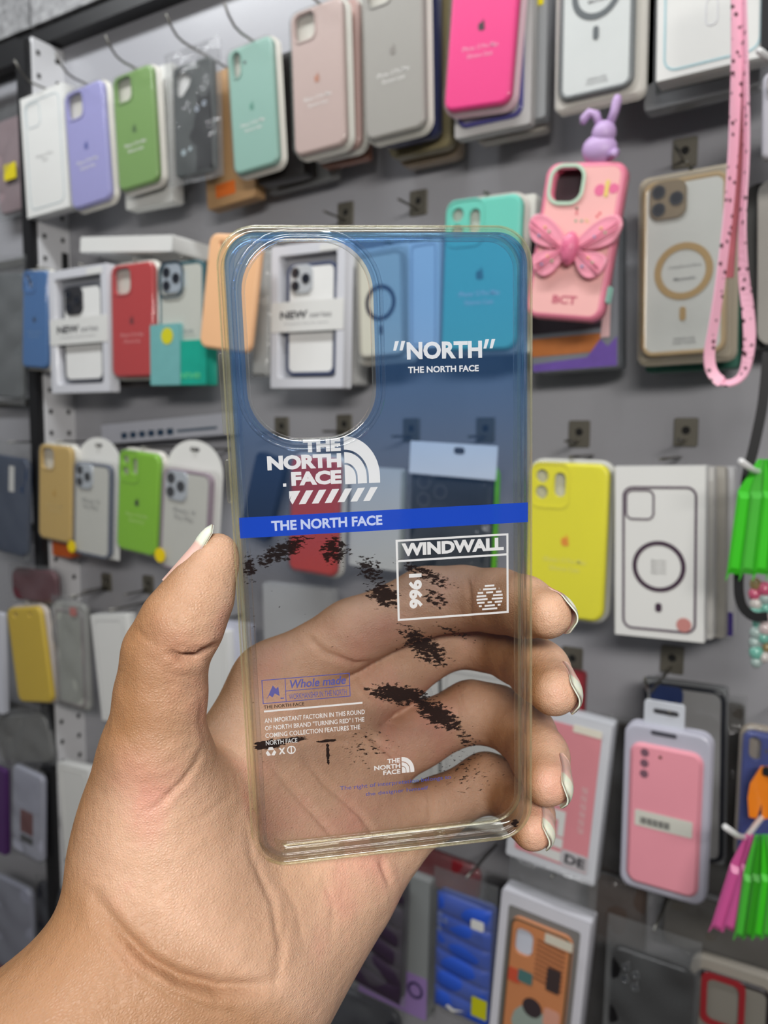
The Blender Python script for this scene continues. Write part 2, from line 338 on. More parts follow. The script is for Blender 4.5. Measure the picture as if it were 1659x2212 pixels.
# ================================================================== THE SETTING
def sbox(name, x0, x1, y0, y1, z0, z1, mat, parent=None, kind='structure', label=None):
    v = [(x, y, z) for x in (x0, x1) for y in (y0, y1) for z in (z0, z1)]
    f = [(0, 1, 3, 2), (4, 6, 7, 5), (0, 4, 5, 1), (2, 3, 7, 6), (0, 2, 6, 4), (1, 5, 7, 3)]
    o = mesh(name, v, f, mat, parent)
    if kind: o['kind'] = kind
    if label: o['label'] = label
    return o
WHITE_WALL = M((160, 160, 165), 0.28, var=0.03, vscale=3, coat=0.25)
sbox('wall_back', -3.2, 1.6, WALL_Y, WALL_Y+0.05, 0, 2.123, WHITE_WALL, label='glossy white display wall panel')
sbox('wall_right', 1.6, 1.65, -2.5, WALL_Y+0.05, 0, 2.9, M((190, 190, 192), .5))
sbox('floor', -3.2, 1.65, -2.5, WALL_Y+0.05, -0.05, 0, M((120, 115, 110), .4, vscale=6, var=.12))
sbox('ceiling', -3.2, 1.65, -2.5, WALL_Y+0.05, 2.9, 2.95, M((205, 205, 205), .7))
def granite():
    m, n, l, out = nodes('granite'); b = n.new('ShaderNodeBsdfPrincipled'); l.new(b.outputs[0], out.inputs[0]); b.inputs['Roughness'].default_value = .5
    tc = n.new('ShaderNodeTexCoord'); nz = n.new('ShaderNodeTexNoise'); nz.inputs['Scale'].default_value = 55; nz.inputs['Detail'].default_value = 8; nz.inputs['Roughness'].default_value = .75
    l.new(tc.outputs['Object'], nz.inputs['Vector']); rp = n.new('ShaderNodeValToRGB'); l.new(nz.outputs['Fac'], rp.inputs[0])
    rp.color_ramp.elements[0].position = .32; rp.color_ramp.elements[0].color = lin((70, 70, 72))+(1,); rp.color_ramp.elements[1].position = .68; rp.color_ramp.elements[1].color = lin((165, 165, 166))+(1,)
    l.new(rp.outputs[0], b.inputs['Base Color']); return m
BLACK = M((24, 24, 26), .45, var=.1); GRAN = granite()
hd = sbox('trim_1', -3.2, 1.6, WALL_Y-0.028, WALL_Y+0.05, 2.123, 2.15, BLACK, label='dark lower edge of the stone header above the wall')
for k, (x0, x1) in enumerate(((-3.2, -2.2), (-2.196, -1.176), (-1.172, -0.2), (-0.196, 0.8), (0.804, 1.6))):
    sbox('stone_panel', x0, x1, WALL_Y-0.034, WALL_Y+0.05, 2.15, 2.9, GRAN, hd, kind=None)
# perforated side panel and black uprights at the end of the bay
sp = sbox('trim_2', -1.146, -1.14, WALL_Y-0.056, WALL_Y, 0.1, 2.118, M((222, 222, 224), .3, coat=.3), label='white perforated metal side panel of the display bay')
for k in range(34):
    z = 2.10-k*0.035
    for dy in (0.012, 0.046):
        o = sbox('slot', -1.1399, -1.1392, WALL_Y-dy-0.004, WALL_Y-dy+0.002, z-0.006, z+0.001, BLACK, sp, kind=None)
for z in (2.055, 1.79): sbox('bracket_slot', -1.1399, -1.1388, WALL_Y-0.016, WALL_Y-0.004, z-.03, z+.008, BLACK, sp, kind=None)
sbox('trim_3', -1.166, -1.1445, WALL_Y-0.068, WALL_Y-0.05, 0.02, 2.112, BLACK, label='black metal upright post at the end of the bay')
sbox('trim_4', -3.2, -1.168, WALL_Y-0.062, WALL_Y-0.045, 2.085, 2.122, BLACK, label='black metal rail along the top of the left bay')
for z in (1.79, 1.55, 1.33): sbox('trim_5', -3.2, -1.168, WALL_Y-0.012, WALL_Y-0.001, z, z+.012, M((70, 68, 62), .5, metal=.3), label='thin grey hanging rail of the left bay, '+{1.79: 'upper', 1.55: 'middle', 1.33: 'lower'}[z]+' one')

# ================================================================== TOP ROW
printed_box('slim white carton with a faint grey phone outline beside the lavender case', 'slim white carton in the top left corner', (88, 196), (104, 460), 92, .075, line=(176, 188, 192), lw=.0014)
silicone('lavender blue silicone case in a clear tray, top row', 'lavender case', (177, 186), (196, 442), 84, .085, (160, 158, 214), logo=(92, 100, 170))
silicone('moss green silicone case in the top row', 'moss green case', (283, 152), (298, 403), 86, .088, (118, 158, 82), logo=(70, 104, 52), tip=True)
def backing(name, label, T, B, W, off, d, mat, build=None, cat='packaging', yaw=0, r=.004, tilt=0):
    mt, wd, h = place(T, B, W, off, yaw, tilt); t = thing(name, label, cat, mt)
    slab('body', wd, h, r, [(0.0005, d), (0, d-.001), (0, .001), (.0006, 0)], mat, t, n=3)
    if build: build(t, wd, h)
    return t
backing('white_carton', 'white carton hanging behind the moss green case', (318, 150), (322, 445), 104, .062, .02, M((214, 214, 210), .4))
backing('grey_sleeve', 'dark grey plastic sleeve behind the white carton under the moss green case', (330, 170), (335, 447), 112, .035, .012, M((92, 94, 96), .35))
def cat_build(t, w, h):
    bk = M((20, 20, 24), .35)
    ear = [(.05*w, h*.5), (.1*w, h*.6), (.14*w, h*.72), (.22*w, h*.66), (.36*w, h*.66), (.44*w, h*.73), (.47*w, h*.6), (.46*w, h*.03), (.06*w, h*.03), (.08*w, h*.25), (-.05*w, h*.3), (-.1*w, h*.35), (.02*w, h*.42)]
    plate('printed_animal', ear[::-1], -.0005, .0003, bk, t)
    for x, z in ((.12, .57), (.3, .6)):
        o = plate('printed_eye', circ(.05*w, 12, x*w, z*h), -.0009, .0003, M((190, 200, 215), .3), t); plate('printed_pupil', circ(.025*w, 10, x*w+.01*w, z*h), -.0012, .0003, bk, o)
    for x, z, r in ((-.25, .22, .06), (-.08, .24, .045)): plate('printed_spot', circ(r*w, 12, x*w, z*h), -.0006, .0003, M((165, 180, 185), .4), t)
bagged('charcoal case with a black cat print in a crinkled bag, top row', 'charcoal cat case', (413, 132), (420, 378), 86, .085, (74, 78, 78), cat_build, cam_=lambda s, h: [[(-.42*s, h-.17*s), (-.36*s, h-.1*s), (-.24*s, h-.1*s), (-.04*s, h-.24*s), (-.02*s, h-.3*s), (-.08*s, h-.42*s), (-.24*s, h-.56*s), (-.36*s, h-.56*s), (-.42*s, h-.48*s)][::-1]], ext=(.14, .06), seed=3, over=.2)
silicone('mint green silicone case with a pill shaped camera opening, top row', 'mint case with the pill opening', (536, 92), (552, 366), 96, .09, (142, 184, 172), 'pill', logo=(92, 152, 134))
silicone('dusty rose silicone case in the top row', 'dusty rose case', (680, 10), (690, 325), 112, .095, (196, 172, 166), logo=(186, 128, 104))
silicone('warm grey silicone case in the top row', 'warm grey case', (845, -75), (852, 290), 130, .10, (164, 160, 154), logo=(140, 134, 128))
silicone('hot pink silicone case with a black fruit logo, top row', 'hot pink case', (1055, -125), (1027, 232), 146, .105, (255, 46, 142), logo=(60, 20, 36), txtcol=(255, 170, 205), traycol=(225, 190, 200))
silicone('pinkish case tray hanging just behind the dusty rose case', 'pinkish tray', (716, 10), (722, 330), 112, .07, (186, 150, 142), cam_='none', txt=False, hk=False)
backing('brown_tray', 'reddish brown tray lowest behind the dusty rose case', (740, 30), (742, 352), 100, .045, .015, M((150, 105, 88), .35, coat=.3))
backing('dark_package', 'black package hanging behind the mint pill-camera case', (596, 120), (606, 388), 100, .06, .02, M((40, 38, 38), .3, coat=.3))
backing('brown_carton', 'brown carton with orange print behind the charcoal cat case', (480, 150), (500, 440), 105, .05, .02, M((178, 140, 98), .5), lambda t, w, h: plate('orange_print', rr(.4*w, .1*h, .002, 2, -.1*w, .12*h), -.0004, .0003, M((220, 110, 40), .5), t))
backing('grey_card_strip', 'long grey plastic card behind the mint and rose cases', (640, 130), (650, 402), 150, .03, .012, M((128, 128, 126), .4))
backing('navy_tray', 'navy blue tray hanging just behind the warm grey case', (882, -70), (884, 306), 122, .075, .013, M((48, 52, 84), .3, coat=.3), r=.01)
backing('olive_tray', 'olive brown tray hanging behind the navy tray', (905, -60), (906, 330), 136, .054, .016, M((128, 118, 88), .3, coat=.4), r=.01)
backing('tan_tray', 'tan tray lowest behind the warm grey case', (925, -40), (926, 350), 130, .03, .018, M((158, 140, 118), .35, coat=.3), r=.01)
def purple_build(t, w, h): framed(t, w*.84, h*.92, -.02*w, .05*h, (82, 78, 140), (196, 192, 196), y=-.004, lens=False)
backing('clear_package', 'clear purple framed case in a grey pack behind the hot pink case', (1068, -110), (1062, 285), 168, .08, .014, M((190, 188, 186), .3, coat=.3), purple_build)
backing('foil_package', 'silvery foil pack with a yellow sticker behind the hot pink case', (1105, -130), (1098, 270), 160, .06, .018, M((168, 170, 172), .3, metal=.2), lambda t, w, h: plate('yellow_sticker', rr(.12*w, .11*h, .001, 2, .38*w, .66*h), -.0006, .0004, M((240, 222, 20), .5), t))
backing('pale_tray', 'pale tray lowest behind the hot pink case', (1108, -90), (1104, 296), 150, .04, .016, M((186, 180, 170), .35, coat=.3))
def magsafe_tray(label, what, T, B, W, off, fcol, pcol, ringcol, lens, trayc, ringz=.44, ringr=.27, d=.012, m=.06, lensplate=None, cat='phone case', txtm=True):
    mt, wd, h = place(T, B, W, off); t = thing('magnetic_phone_case', label, cat, mt); g = m*wd
    slab('blister_tray', wd, h, .1*wd, [(0, d+.004), (0, d-.002), (.0012, d-.004), (.004, d-.0045)], trayc, t)
    framed(t, wd-3*g, h-3.4*g, -.3*g, 1.7*g, fcol, pcol, y=0, lens=lens, ring=ringcol, ringz=ringz, ringr=ringr, lensplate=lensplate)
    slab('blister_cover', wd-2*g, h-2.2*g, .12*wd, [(0, d-.004), (0, 0), (.001, -.002), (.004, -.003)], BLISTER, t, cz=h/2, back=False)
    zc = 1.7*g+(h-3.4*g)*ringz; tm = M((120, 120, 122), .6)
    if txtm:
        text('Magnetic', -.11*wd, .11*wd, zc-.1*wd, zc-.06*wd, .0006, tm, t, 'case_lettering', .02); text('Compatible with iPhone', -.16*wd, .16*wd, zc+.03*wd, zc+.065*wd, .0006, tm, t, 'case_lettering', 0)
        text('DESIGN FOR\nYOUR PHONE', -.12*wd, .12*wd, h*.1, h*.1+.07*wd, .0006, tm, t, 'case_lettering', 0)
    auto_hook(mt, h, off, what); return t, wd, h, mt
magsafe_tray('white backed magnetic case with a dark grey ring and silver pill, top row', 'white magnetic case', (1296, -215), (1287, 222), 200, .10, (120, 124, 126), (226, 230, 230), (112, 118, 122), False, M((216, 212, 204), .25, coat=.4), ringz=.56, ringr=.33)
backing('beige_tray', 'beige tray hanging behind the white magnetic case', (1322, -180), (1316, 205), 190, .07, .014, M((150, 142, 130), .35, coat=.3))
printed_box('large white carton with a thin teal outline, top right behind the lanyard', 'large white carton at the top right', (1545, -310), (1535, 150), 248, .115, d=.022, line=(150, 188, 196), lw=.0016, txt=False, camsq=False, pill=.26, inset=.07)
def grey_pack(t, w, h):
    plate('dark_text_band', rr(.62*w, .06*h, .001, 2, -.08*w, .1*h), -.0005, .0003, M((96, 98, 98), .5), t)
    st = [(.34*w+(.075 if i % 2 == 0 else .05)*w*math.cos(i*math.pi/8), .12*h+(.075 if i % 2 == 0 else .05)*w*math.sin(i*math.pi/8)) for i in range(16)]
    plate('yellow_star_sticker', st, -.0006, .0004, M((226, 176, 30), .5), t)
backing('grey_plastic_pack', 'grey plastic pack with a yellow star sticker below the large white carton', (1515, -280), (1512, 214), 255, .07, .02, M((150, 152, 154), .3, coat=.3), grey_pack)
backing('black_case', 'black phone case cut off by the right edge of the picture, top right', (1700, -160), (1696, 98), 110, .12, .012, M((32, 32, 34), .35))
silicone('pale grey case at the right edge below the black case', 'pale grey case at the right edge', (1715, 140), (1712, 335), 140, .13, (176, 174, 182), cam_='square', txt=False, tray=False)

# ================================================================== SECOND ROW
mt, wd, h = place((270, 500), (268, 545), 200, .075); t = thing('flat_white_box', 'flat white box lying across the hooks above the red case', 'box', mt)
slab('carton', wd, h*.8, .003, [(0, .075), (0, .001), (.0006, 0)], PAPER, t, n=3)
silicone('bright blue silicone case at the left end of the second row', 'bright blue case', (76, 584), (73, 795), 54, .085, (62, 112, 172), 'lens2', logo=(20, 30, 52), txtcol=(120, 160, 205))
window_box('grey window box with a black camera case at the left of the second row', 'left window box', (165, 578), (173, 848), 126, .085, (70, 72, 80), (62, 62, 66))
silicone('red silicone case beside the left window box', 'red case', (283, 568), (287, 815), 92, .085, (192, 46, 48), logo=(120, 20, 28), txtcol=(235, 150, 150))
backing('dark_pack_stack', 'dark pack hidden behind the red case', (300, 590), (305, 835), 96, .055, .02, M((60, 54, 52), .4))
mt, wd, h = place((384, 562), (386, 832), 108, .085); t = thing('boxed_clear_case', 'clear teal framed case on a green carton between the red and peach cases', 'phone case', mt)
framed(t, wd*.9, h*.93, .02*wd, h*.06, (52, 92, 100), (188, 190, 182), y=.003, lensplate=(176, 186, 196))
slab('carton_bottom', wd*1.12, h*.36, .002, [(0, .02), (0, 0), (.0005, -.0012)], M((26, 160, 138), .4, var=.12, vscale=60), t, cz=h*.18, n=2)
slab('carton_flap', wd*.62, h*.5, .002, [(0, .003), (0, -.001), (.0004, -.0022)], M((112, 172, 172), .4, var=.1, vscale=60), t, cx=-.25*wd, cz=h*.25, n=2)
plate('round_sticker', circ(.12*wd, 18, -.2*wd, h*.4), -.0028, .0004, M((206, 200, 36), .5), t)
text('Iphone', -.45*wd, .45*wd, h*.03, h*.12, -.0018, M((90, 200, 140), .5), t, 'carton_lettering'); text('CASE FOR', -.2*wd, .3*wd, h*.42, h*.445, .0005, M((120, 130, 130), .5), t, 'case_lettering')
strip('camera_bracket', rr(.5*wd, .52*wd, .15*wd, 5, -.16*wd, h*.99-.24*wd), rr(.44*wd, .46*wd, .13*wd, 5, -.16*wd, h*.99-.24*wd), .0012, M((90, 130, 160), .08, metal=1), t)
auto_hook(mt, h, .085, 'teal framed case')
silicone('peach orange silicone case leaning behind the held case', 'peach case', (508, 505), (482, 757), 112, .12, (240, 188, 142), 'dot', txt=False, tray=False)
bagged('clear bag of thin cases between the peach case and the blue-lens window box', 'clear bag seen in the camera opening', (568, 540), (560, 812), 34, .075, (196, 198, 196), ext=(.03, .02), seed=9, over=.15)
window_box('grey window box with a blue lens case seen through the camera opening', 'window box behind the camera opening', (664, 524), (660, 838), 158, .085, (52, 62, 92), (206, 210, 214))
backing('white_carton_stack', 'white carton behind the blue-lens window box', (714, 540), (712, 832), 110, .05, .03, M((198, 198, 196), .4))
magsafe_tray('cream magnetic case with a dark ring to the right of the camera opening', 'cream magnetic case', (820, 528), (826, 785), 122, .085, (176, 172, 160), (224, 222, 206), (64, 56, 70), False, M((200, 198, 190), .25, coat=.4), ringz=.52, ringr=.33, txtm=False)
printed_box('stack of plain white cartons edge-on behind the printed letters NORTH', 'plain white carton behind the held case', (915, 520), (915, 752), 66, .08, d=.03, camsq=False, txt=False, line=(150, 150, 160))
silicone('turquoise silicone case whose lens end rises above the held case', 'turquoise case', (1043, 425), (1030, 757), 165, .09, (106, 216, 196), 'lens3', logo=(56, 130, 126), txt=True)
backing('white_tray_stack', 'white tray behind the turquoise case', (1082, 428), (1074, 765), 150, .06, .018, M((214, 214, 206), .3, coat=.3))
# pink bow case with a rabbit
mt, wd, h = place((1268, 348), (1212, 690), 172, .125, yaw=0); t = thing('pink_bow_case', 'thick pink case with a puffy bow and mint camera rim, right of the held case', 'phone case', mt)
pk = M((226, 128, 152), .4, bump=.05); hol = rr(.38*wd, .4*wd, .13*wd, 6, -.2*wd, h-.27*wd)
slab('case_shell', wd, h, .17*wd, [(.002, .014), (0, .012), (0, .004), (.001, .001), (.004, -.0008), (.007, 0)], pk, t, holes=[hol], hole_depth=.011, n=6)
slab('camera_back', .4*wd, .42*wd, .1*wd, [(0, .0125), (0, .0115)], M((60, 50, 54), .4), t, cx=-.2*wd, cz=h-.27*wd)
fp = rr(wd-.018, h-.018, .13*wd, 6, 0, h/2)
slab('face_panel', wd-.009, h-.009, .13*wd, [(0, .001), (0, -.0005)], M((240, 182, 178), .4), t, holes=[rr(.385*wd, .40*wd, .13*wd, 6, -.2*wd, h-.27*wd)], hole_depth=.001, cz=h/2, n=6, back=False)
cc = np.array((-.2*wd, h-.27*wd)); strip('camera_rim', rr(.46*wd, .48*wd, .17*wd, 6, *cc), hol, -.0026, M((186, 212, 190), .4), t)
bw = M((236, 152, 172), .35, coat=.3)
def wing(nm, cx, cz, pts, mat):
    """puffy petal: outline lofted towards its centre"""
    c = np.mean(pts, 0); v = []; f = []; N = len(pts); prof = ((1.0, -.004), (1.0, -.0065), (.94, -.0085), (.86, -.0078), (.5, -.0088), (.1, -.0095))
    for k_, y in prof: v += [(c[0]+(p[0]-c[0])*k_, y, c[1]+(p[1]-c[1])*k_) for p in pts]
    for k in range(len(prof)-1):
        for i in range(N): j = (i+1) % N; f.append((k*N+i, k*N+j, (k+1)*N+j, (k+1)*N+i))
    f += [tuple(range((len(prof)-1)*N, len(prof)*N)), tuple(range(N-1, -1, -1))]; return mesh(nm, v, f, mat, t, True)
for sx in (-1, 1):
    up_ = [(0.02, .46), (.1, .53), (.25, .61), (.4, .655), (.52, .655), (.58, .61), (.56, .55), (.5, .49), (.36, .455), (.18, .44)]
    lo_ = [(.02, .44), (.18, .435), (.34, .43), (.46, .4), (.46, .345), (.4, .29), (.3, .262), (.2, .28), (.12, .33), (.05, .4)]
    for nm, P_ in (('bow_wing', up_), ('bow_tail', lo_)):
        P2 = [(sx*x*wd, z*h) for x, z in P_]; Q2 = []
        for i in range(len(P2)):
            p0, p1, p2, p3 = (np.array(P2[(i+d) % len(P2)]) for d in (-1, 0, 1, 2))
            for t_ in (0, .25, .5, .75): Q2.append(tuple(.5*((2*p1)+(p2-p0)*t_+(2*p0-5*p1+4*p2-p3)*t_*t_+(3*p1-p0-3*p2+p3)*t_**3)))
        o = wing(nm, 0, 0, Q2, bw); cc_ = np.mean(Q2, 0)
        for k, c in enumerate(((110, 160, 200), (226, 190, 90), (150, 190, 140))):
            v2, f2 = ball((cc_[0]+(k-1)*.06*wd, -.0098, cc_[1]+((k*2) % 3-1)*.05*wd), .017*wd, .0012, .017*wd, 8, 5); mesh('bead', v2, f2, M(c, .4), o, True)
        for q in (-.5, .2):
            e_ = cc_+(cc_-np.array((0, .44*h)))*.55+np.array((0, q*.1*wd)); b_ = np.array((sx*.1*wd, .44*h+q*.05*wd)); pts = [tuple(b_*(1-s_)+e_*s_) for s_ in (0, .5, 1)]
            v2, f2 = tube([(p[0], -.0098, p[1]) for p in pts], .0009, 6); mesh('wing_fold', v2, f2, M((224, 130, 156), .4), o, True)
v, f = ball((0, -.0085, h*.445), .11*wd, .0075, .2*wd, 16, 10); kn = mesh('bow_knot', v, f, M((226, 116, 150), .35, coat=.3), t, True)
for dx in (-.05, 0, .05):
    v, f = tube([(dx*wd*.3, -.0125, h*.45+.15*wd), (dx*wd, -.0158, h*.45), (dx*wd*.3, -.0125, h*.45-.17*wd)], .0007, 6); mesh('knot_fold', v, f, M((214, 100, 138), .4), kn, True)
for x, z, r, c in ((.22, .82, .07, (226, 110, 150)), (.38, .83, .06, (226, 110, 150))): plate('printed_bow', circ(r*wd, 10, x*wd, z*h), -.0008, .0003, M(c, .5), t)
plate('printed_bow_knot', rr(.05*wd, .2*wd, .01, 2, .3*wd, .83*h), -.0011, .0003, M((226, 200, 110), .5), t)
for i in range(9): plate('printed_dot', circ(.018*wd, 8, (-.05+.5*random.random())*wd, (.62+.1*random.random())*h), -.0008, .0003, M(random.choice([(214, 100, 110), (150, 170, 140), (226, 190, 150)]), .5), t)
text('BCT', -.15*wd, .16*wd, h*.1, h*.155, -.0008, M((196, 96, 116), .5), t, 'case_lettering', .03)
slab('side_button', .004, .11*h, .002, [(0, .01), (0, .003), (.001, .002)], M((150, 200, 186), .4), t, cx=wd/2+.001, cz=h*.18, n=3)
auto_hook(mt, h, .11, 'pink bow case', extra=-.004, tip=False)
# rabbit
mtb = mt @ Matrix.Translation((.1*wd, .003, h)); t = thing('rabbit_figure', 'small lilac rabbit figure sitting on top of the pink bow case', 'toy', mtb); LIL = M((190, 160, 206), .45)
v, f = ball((0, .004, .012), .017, .011, .014, 16, 10); v2, f2 = ball((.002, .003, .026), .0115, .01, .0115, 16, 10); mesh('body', v+v2, f+[tuple(i+len(v) for i in q) for q in f2], LIL, t, True)
v, f = tube([(.006, .003, .034), (.0085, .003, .045), (.0095, .002, .054), (.0095, .002, .0585)], [.004, .0042, .0046, .0028], 10); mesh('ear', v, f, LIL, t, True)
v, f = tube([(-.004, .003, .034), (-.0085, .002, .043), (-.0145, .001, .044), (-.0185, 0, .039), (-.019, -.001, .034)], [.0038, .0042, .0044, .0042, .0025], 10); mesh('ear', v, f, LIL, t, True)
v, f = tube([(.012, .0, .004), (.018, -.003, .007), (.017, -.006, .003)], [.004, .0042, .003], 8); mesh('paw', v, f, LIL, t, True)
def purple_card(t, w, h):
    plate('orange_print', rr(.8*w, .12*h, .001, 2, -.1*w, .17*h), -.0005, .0003, M((176, 104, 48), .5, var=.2, vscale=90), t); plate('dark_print', rr(.84*w, .13*h, .001, 2, -.08*w, .33*h), -.0005, .0003, M((46, 36, 44), .5), t)
    plate('purple_print', [(-.48*w, .01*h), (.48*w, .01*h), (.48*w, .2*h), (.38*w, .14*h), (.3*w, .19*h), (.15*w, .08*h), (-.48*w, .06*h)], -.0008, .0003, M((104, 76, 160), .5, var=.2, vscale=120), t)
    plate('pale_print', [(.3*w, .2*h), (.4*w, .2*h), (.42*w, .55*h), (.36*w, .55*h)], -.0009, .0003, M((216, 176, 176), .5), t)
backing('patterned_carton', 'purple and orange patterned carton under the pink bow case', (1238, 470), (1240, 800), 190, .06, .03, M((120, 124, 130), .4), purple_card)
magsafe_tray('clear magnetic case with gold ring and gold camera frame beside the lanyard', 'gold ring magnetic case', (1482, 362), (1476, 784), 218, .09, (176, 150, 108), (206, 208, 204), (190, 158, 106), True, M((170, 160, 142), .25, coat=.5), ringz=.475, ringr=.345, m=.05, lensplate=(150, 134, 110))
backing('green_card', 'dark green card edge under the gold ring magnetic case', (1500, 420), (1492, 800), 205, .05, .02, M((28, 92, 74), .5))
backing('charcoal_case', 'dark charcoal case behind the lanyard loop at the right', (1640, 395), (1636, 755), 70, .045, .014, M((52, 52, 50), .4), r=.012)
backing('grey_tray_edge', 'greyish beige tray at the right edge behind the charcoal case', (1700, 380), (1698, 742), 130, .06, .014, M((150, 146, 140), .4), r=.012)

# ================================================================== THIRD ROW
mt, wd, h = place((345, 905), (348, 950), 270, .03); t = thing('long_white_carton', 'long white carton with dark block print lying above the lime case', 'box', mt)
box_body(t, wd, h, .028, M((196, 198, 208), .4))
for k in range(6): plate('printed_block', rr(.05*wd, .3*h, .001, 2, (-.3+.075*k)*wd, .35*h), -.0005, .0003, M((40, 66, 92), .5), t)
plate('printed_line', rr(.3*wd, .12*h, .001, 1, .28*wd, .35*h), -.0005, .0003, M((70, 90, 110), .5), t)
silicone('sand gold silicone case at the left of the third row', 'sand gold case', (118, 962), (117, 1168), 70, .085, (206, 172, 98), logo=(196, 156, 70), txtcol=(222, 196, 130))
backing('orange_carton', 'small orange carton below the sand gold case', (132, 1100), (133, 1203), 40, .06, .02, M((206, 96, 36), .5))
hang_card('clear case with a slate frame on a white hang card, left of the lime case', 'slate framed case', (203, 945), (200, 1203), 92, .08, (92, 98, 116), (120, 120, 130))
silicone('lime green silicone case in the third row', 'lime case', (300, 976), (292, 1194), 86, .088, (132, 196, 24), 'lens3', logo=(24, 40, 12), txtcol=(190, 226, 130), tip=False)
hang_card('clear case with a mauve frame on a white hang card above the thumb', 'mauve framed case', (412, 951), (398, 1238), 120, .085, (150, 132, 146), (150, 130, 140), stx=-.42, stz=.1)
backing('dark_slate_case', 'dark slate case slanting between the thumb and the red-orange case', (585, 985), (545, 1160), 60, .05, .012, M((48, 58, 78), .4), r=.008)
silicone('red-orange silicone case seen through the held case', 'red-orange case', (680, 988), (672, 1240), 104, .09, (224, 64, 48), cam_='none', txt=False, logo=None, tray=True)
backing('white_pouch_card', 'white pouch card right of the red-orange case', (812, 1010), (806, 1228), 110, .08, .012, M((206, 208, 206), .3, coat=.3))
def black_lens(t, w, h):
    for x, z in ((-.3, .82), (-.3, .66), (-.08, .74)): lens_part(x*w, z*h, .09*w, t, -.0008, M((150, 150, 150), .2, metal=.8))
    framed(t, w*1.12, h*1.04, .05*w, -.02*h, (110, 200, 30), (40, 44, 46), y=.006, lens=False, depth=.006)
bagged('black triple lens case with a lime bumper behind the blue stripe', 'black lens case', (968, 1000), (960, 1240), 165, .085, (40, 44, 46), black_lens, seed=12, ext=(.02, .02))
backing('white_header_paper', 'white paper header card above the black lens case', (978, 958), (974, 1030), 188, .105, .0015, M((236, 238, 240), .3), lambda t, w, h: plate('hang_slot', rr(.12*w, .2*h, .003, 3, .08*w, .8*h), -.0005, .0003, INK, t), r=.001)
silicone('bright yellow silicone case with an orange logo, right of the held case', 'bright yellow case', (1228, 1000), (1214, 1335), 172, .088, (240, 232, 14), 'lens3', logo=(240, 150, 20), txtcol=(236, 230, 110), traycol=(206, 206, 198), blister=True)
printed_box('white carton with a purple ring print, beside the green tags', 'ring print carton', (1424, 1006), (1422, 1380), 196, .105, d=.016, line=(74, 56, 74), lw=.0022, ring=(60, 40, 58), dot=(190, 128, 122), inset=.09, topgap=.012)
for k, (dx, c, lb) in enumerate(((22, (196, 194, 190), 'white carton first behind the ring print carton'), (46, (170, 166, 158), 'grey carton second behind the ring print carton'), (64, (196, 196, 198), 'pale carton with a violet corner, last behind the ring print carton'))):
    backing('carton', lb, (1424+dx, 1008), (1424+dx, 1374-k*3), 190, .082-.02*k, .014, M(c, .4), (lambda t, w, h: plate('violet_corner', rr(.14*w, .14*h, .001, 1, .42*w, .08*h), -.0005, .0003, M((70, 54, 130), .5), t)) if k == 2 else None, yaw=2*k)
bagged('navy blue case in a glossy bag at the left edge, third row', 'navy bagged case', (12, 985), (10, 1195), 92, .085, (44, 60, 88), lambda t, w, h: plate('price_label', rr(.12*w, .26*h, .001, 2, .15*w, .78*h), -.0006, .0004, CARD, t), seed=21, ext=(.16, .02))

# ================================================================== FOURTH ROW
silicone('yellow silicone case tilted, at the left edge of the fourth row', 'tilted yellow case', (48, 1312), (76, 1518), 74, .08, (222, 188, 44), 'lens1', txt=False, traycol=(190, 180, 172))
backing('pink_tray', 'pinkish tray behind the tilted yellow case', (85, 1310), (105, 1500), 60, .045, .02, M((172, 150, 148), .35, coat=.3))
backing('white_case_edge', 'white case cut off at the left edge beside the tilted yellow case', (-24, 1320), (-18, 1535), 54, .08, .01, M((206, 208, 218), .35))
def grey_trans(t, w, h):
    framed(t, w*.84, h*.9, 0, .03*h, (134, 128, 128), (166, 168, 160), y=-.003, lens=False); plate('red_sticker', rr(.2*w, .08*h, .002, 2, .2*w, .93*h), -.0045, .0003, M((196, 110, 100), .5), t)
bagged('grey clear case in a bag left of the white cartons, fourth row', 'grey bagged case', (148, 1302), (158, 1530), 70, .08, (160, 160, 156), grey_trans, seed=31, ext=(.05, .03))
printed_box('white carton just left of the thumb', 'white carton by the thumb', (232, 1328), (258, 1560), 76, .08, d=.02, line=(190, 190, 190), camsq=False, txt=False)
printed_box('white carton behind the thumb and index finger', 'white carton behind the thumb', (440, 1360), (452, 1580), 95, .085, d=.02, line=(200, 200, 200), camsq=False, txt=False, tip=False)
backing('violet_print_card', 'white card with violet print between thumb and held case', (505, 1345), (510, 1500), 70, .07, .01, M((188, 190, 204), .4), lambda t, w, h: plate('violet_print', circ(.1*w, 12, -.2*w, .7*h), -.0005, .0003, M((80, 66, 130), .5), t))
backing('frosted_tray', 'frosted tray hanging behind the index finger', (640, 1265), (645, 1500), 150, .06, .015, M((186, 188, 190), .3, coat=.3))
for k, (x, lb) in enumerate(((830, 'white carton seen between index and ring fingers'), (1010, 'white carton seen through the finger gaps at the bottom of the held case'))):
    printed_box(lb, ('left', 'right')[k]+' white carton seen between the fingers', (x+20, 1440), (x+20, 1790), 200-30*k, .08, d=.02, line=(180, 180, 180), camsq=False, txt=False, tip=False)
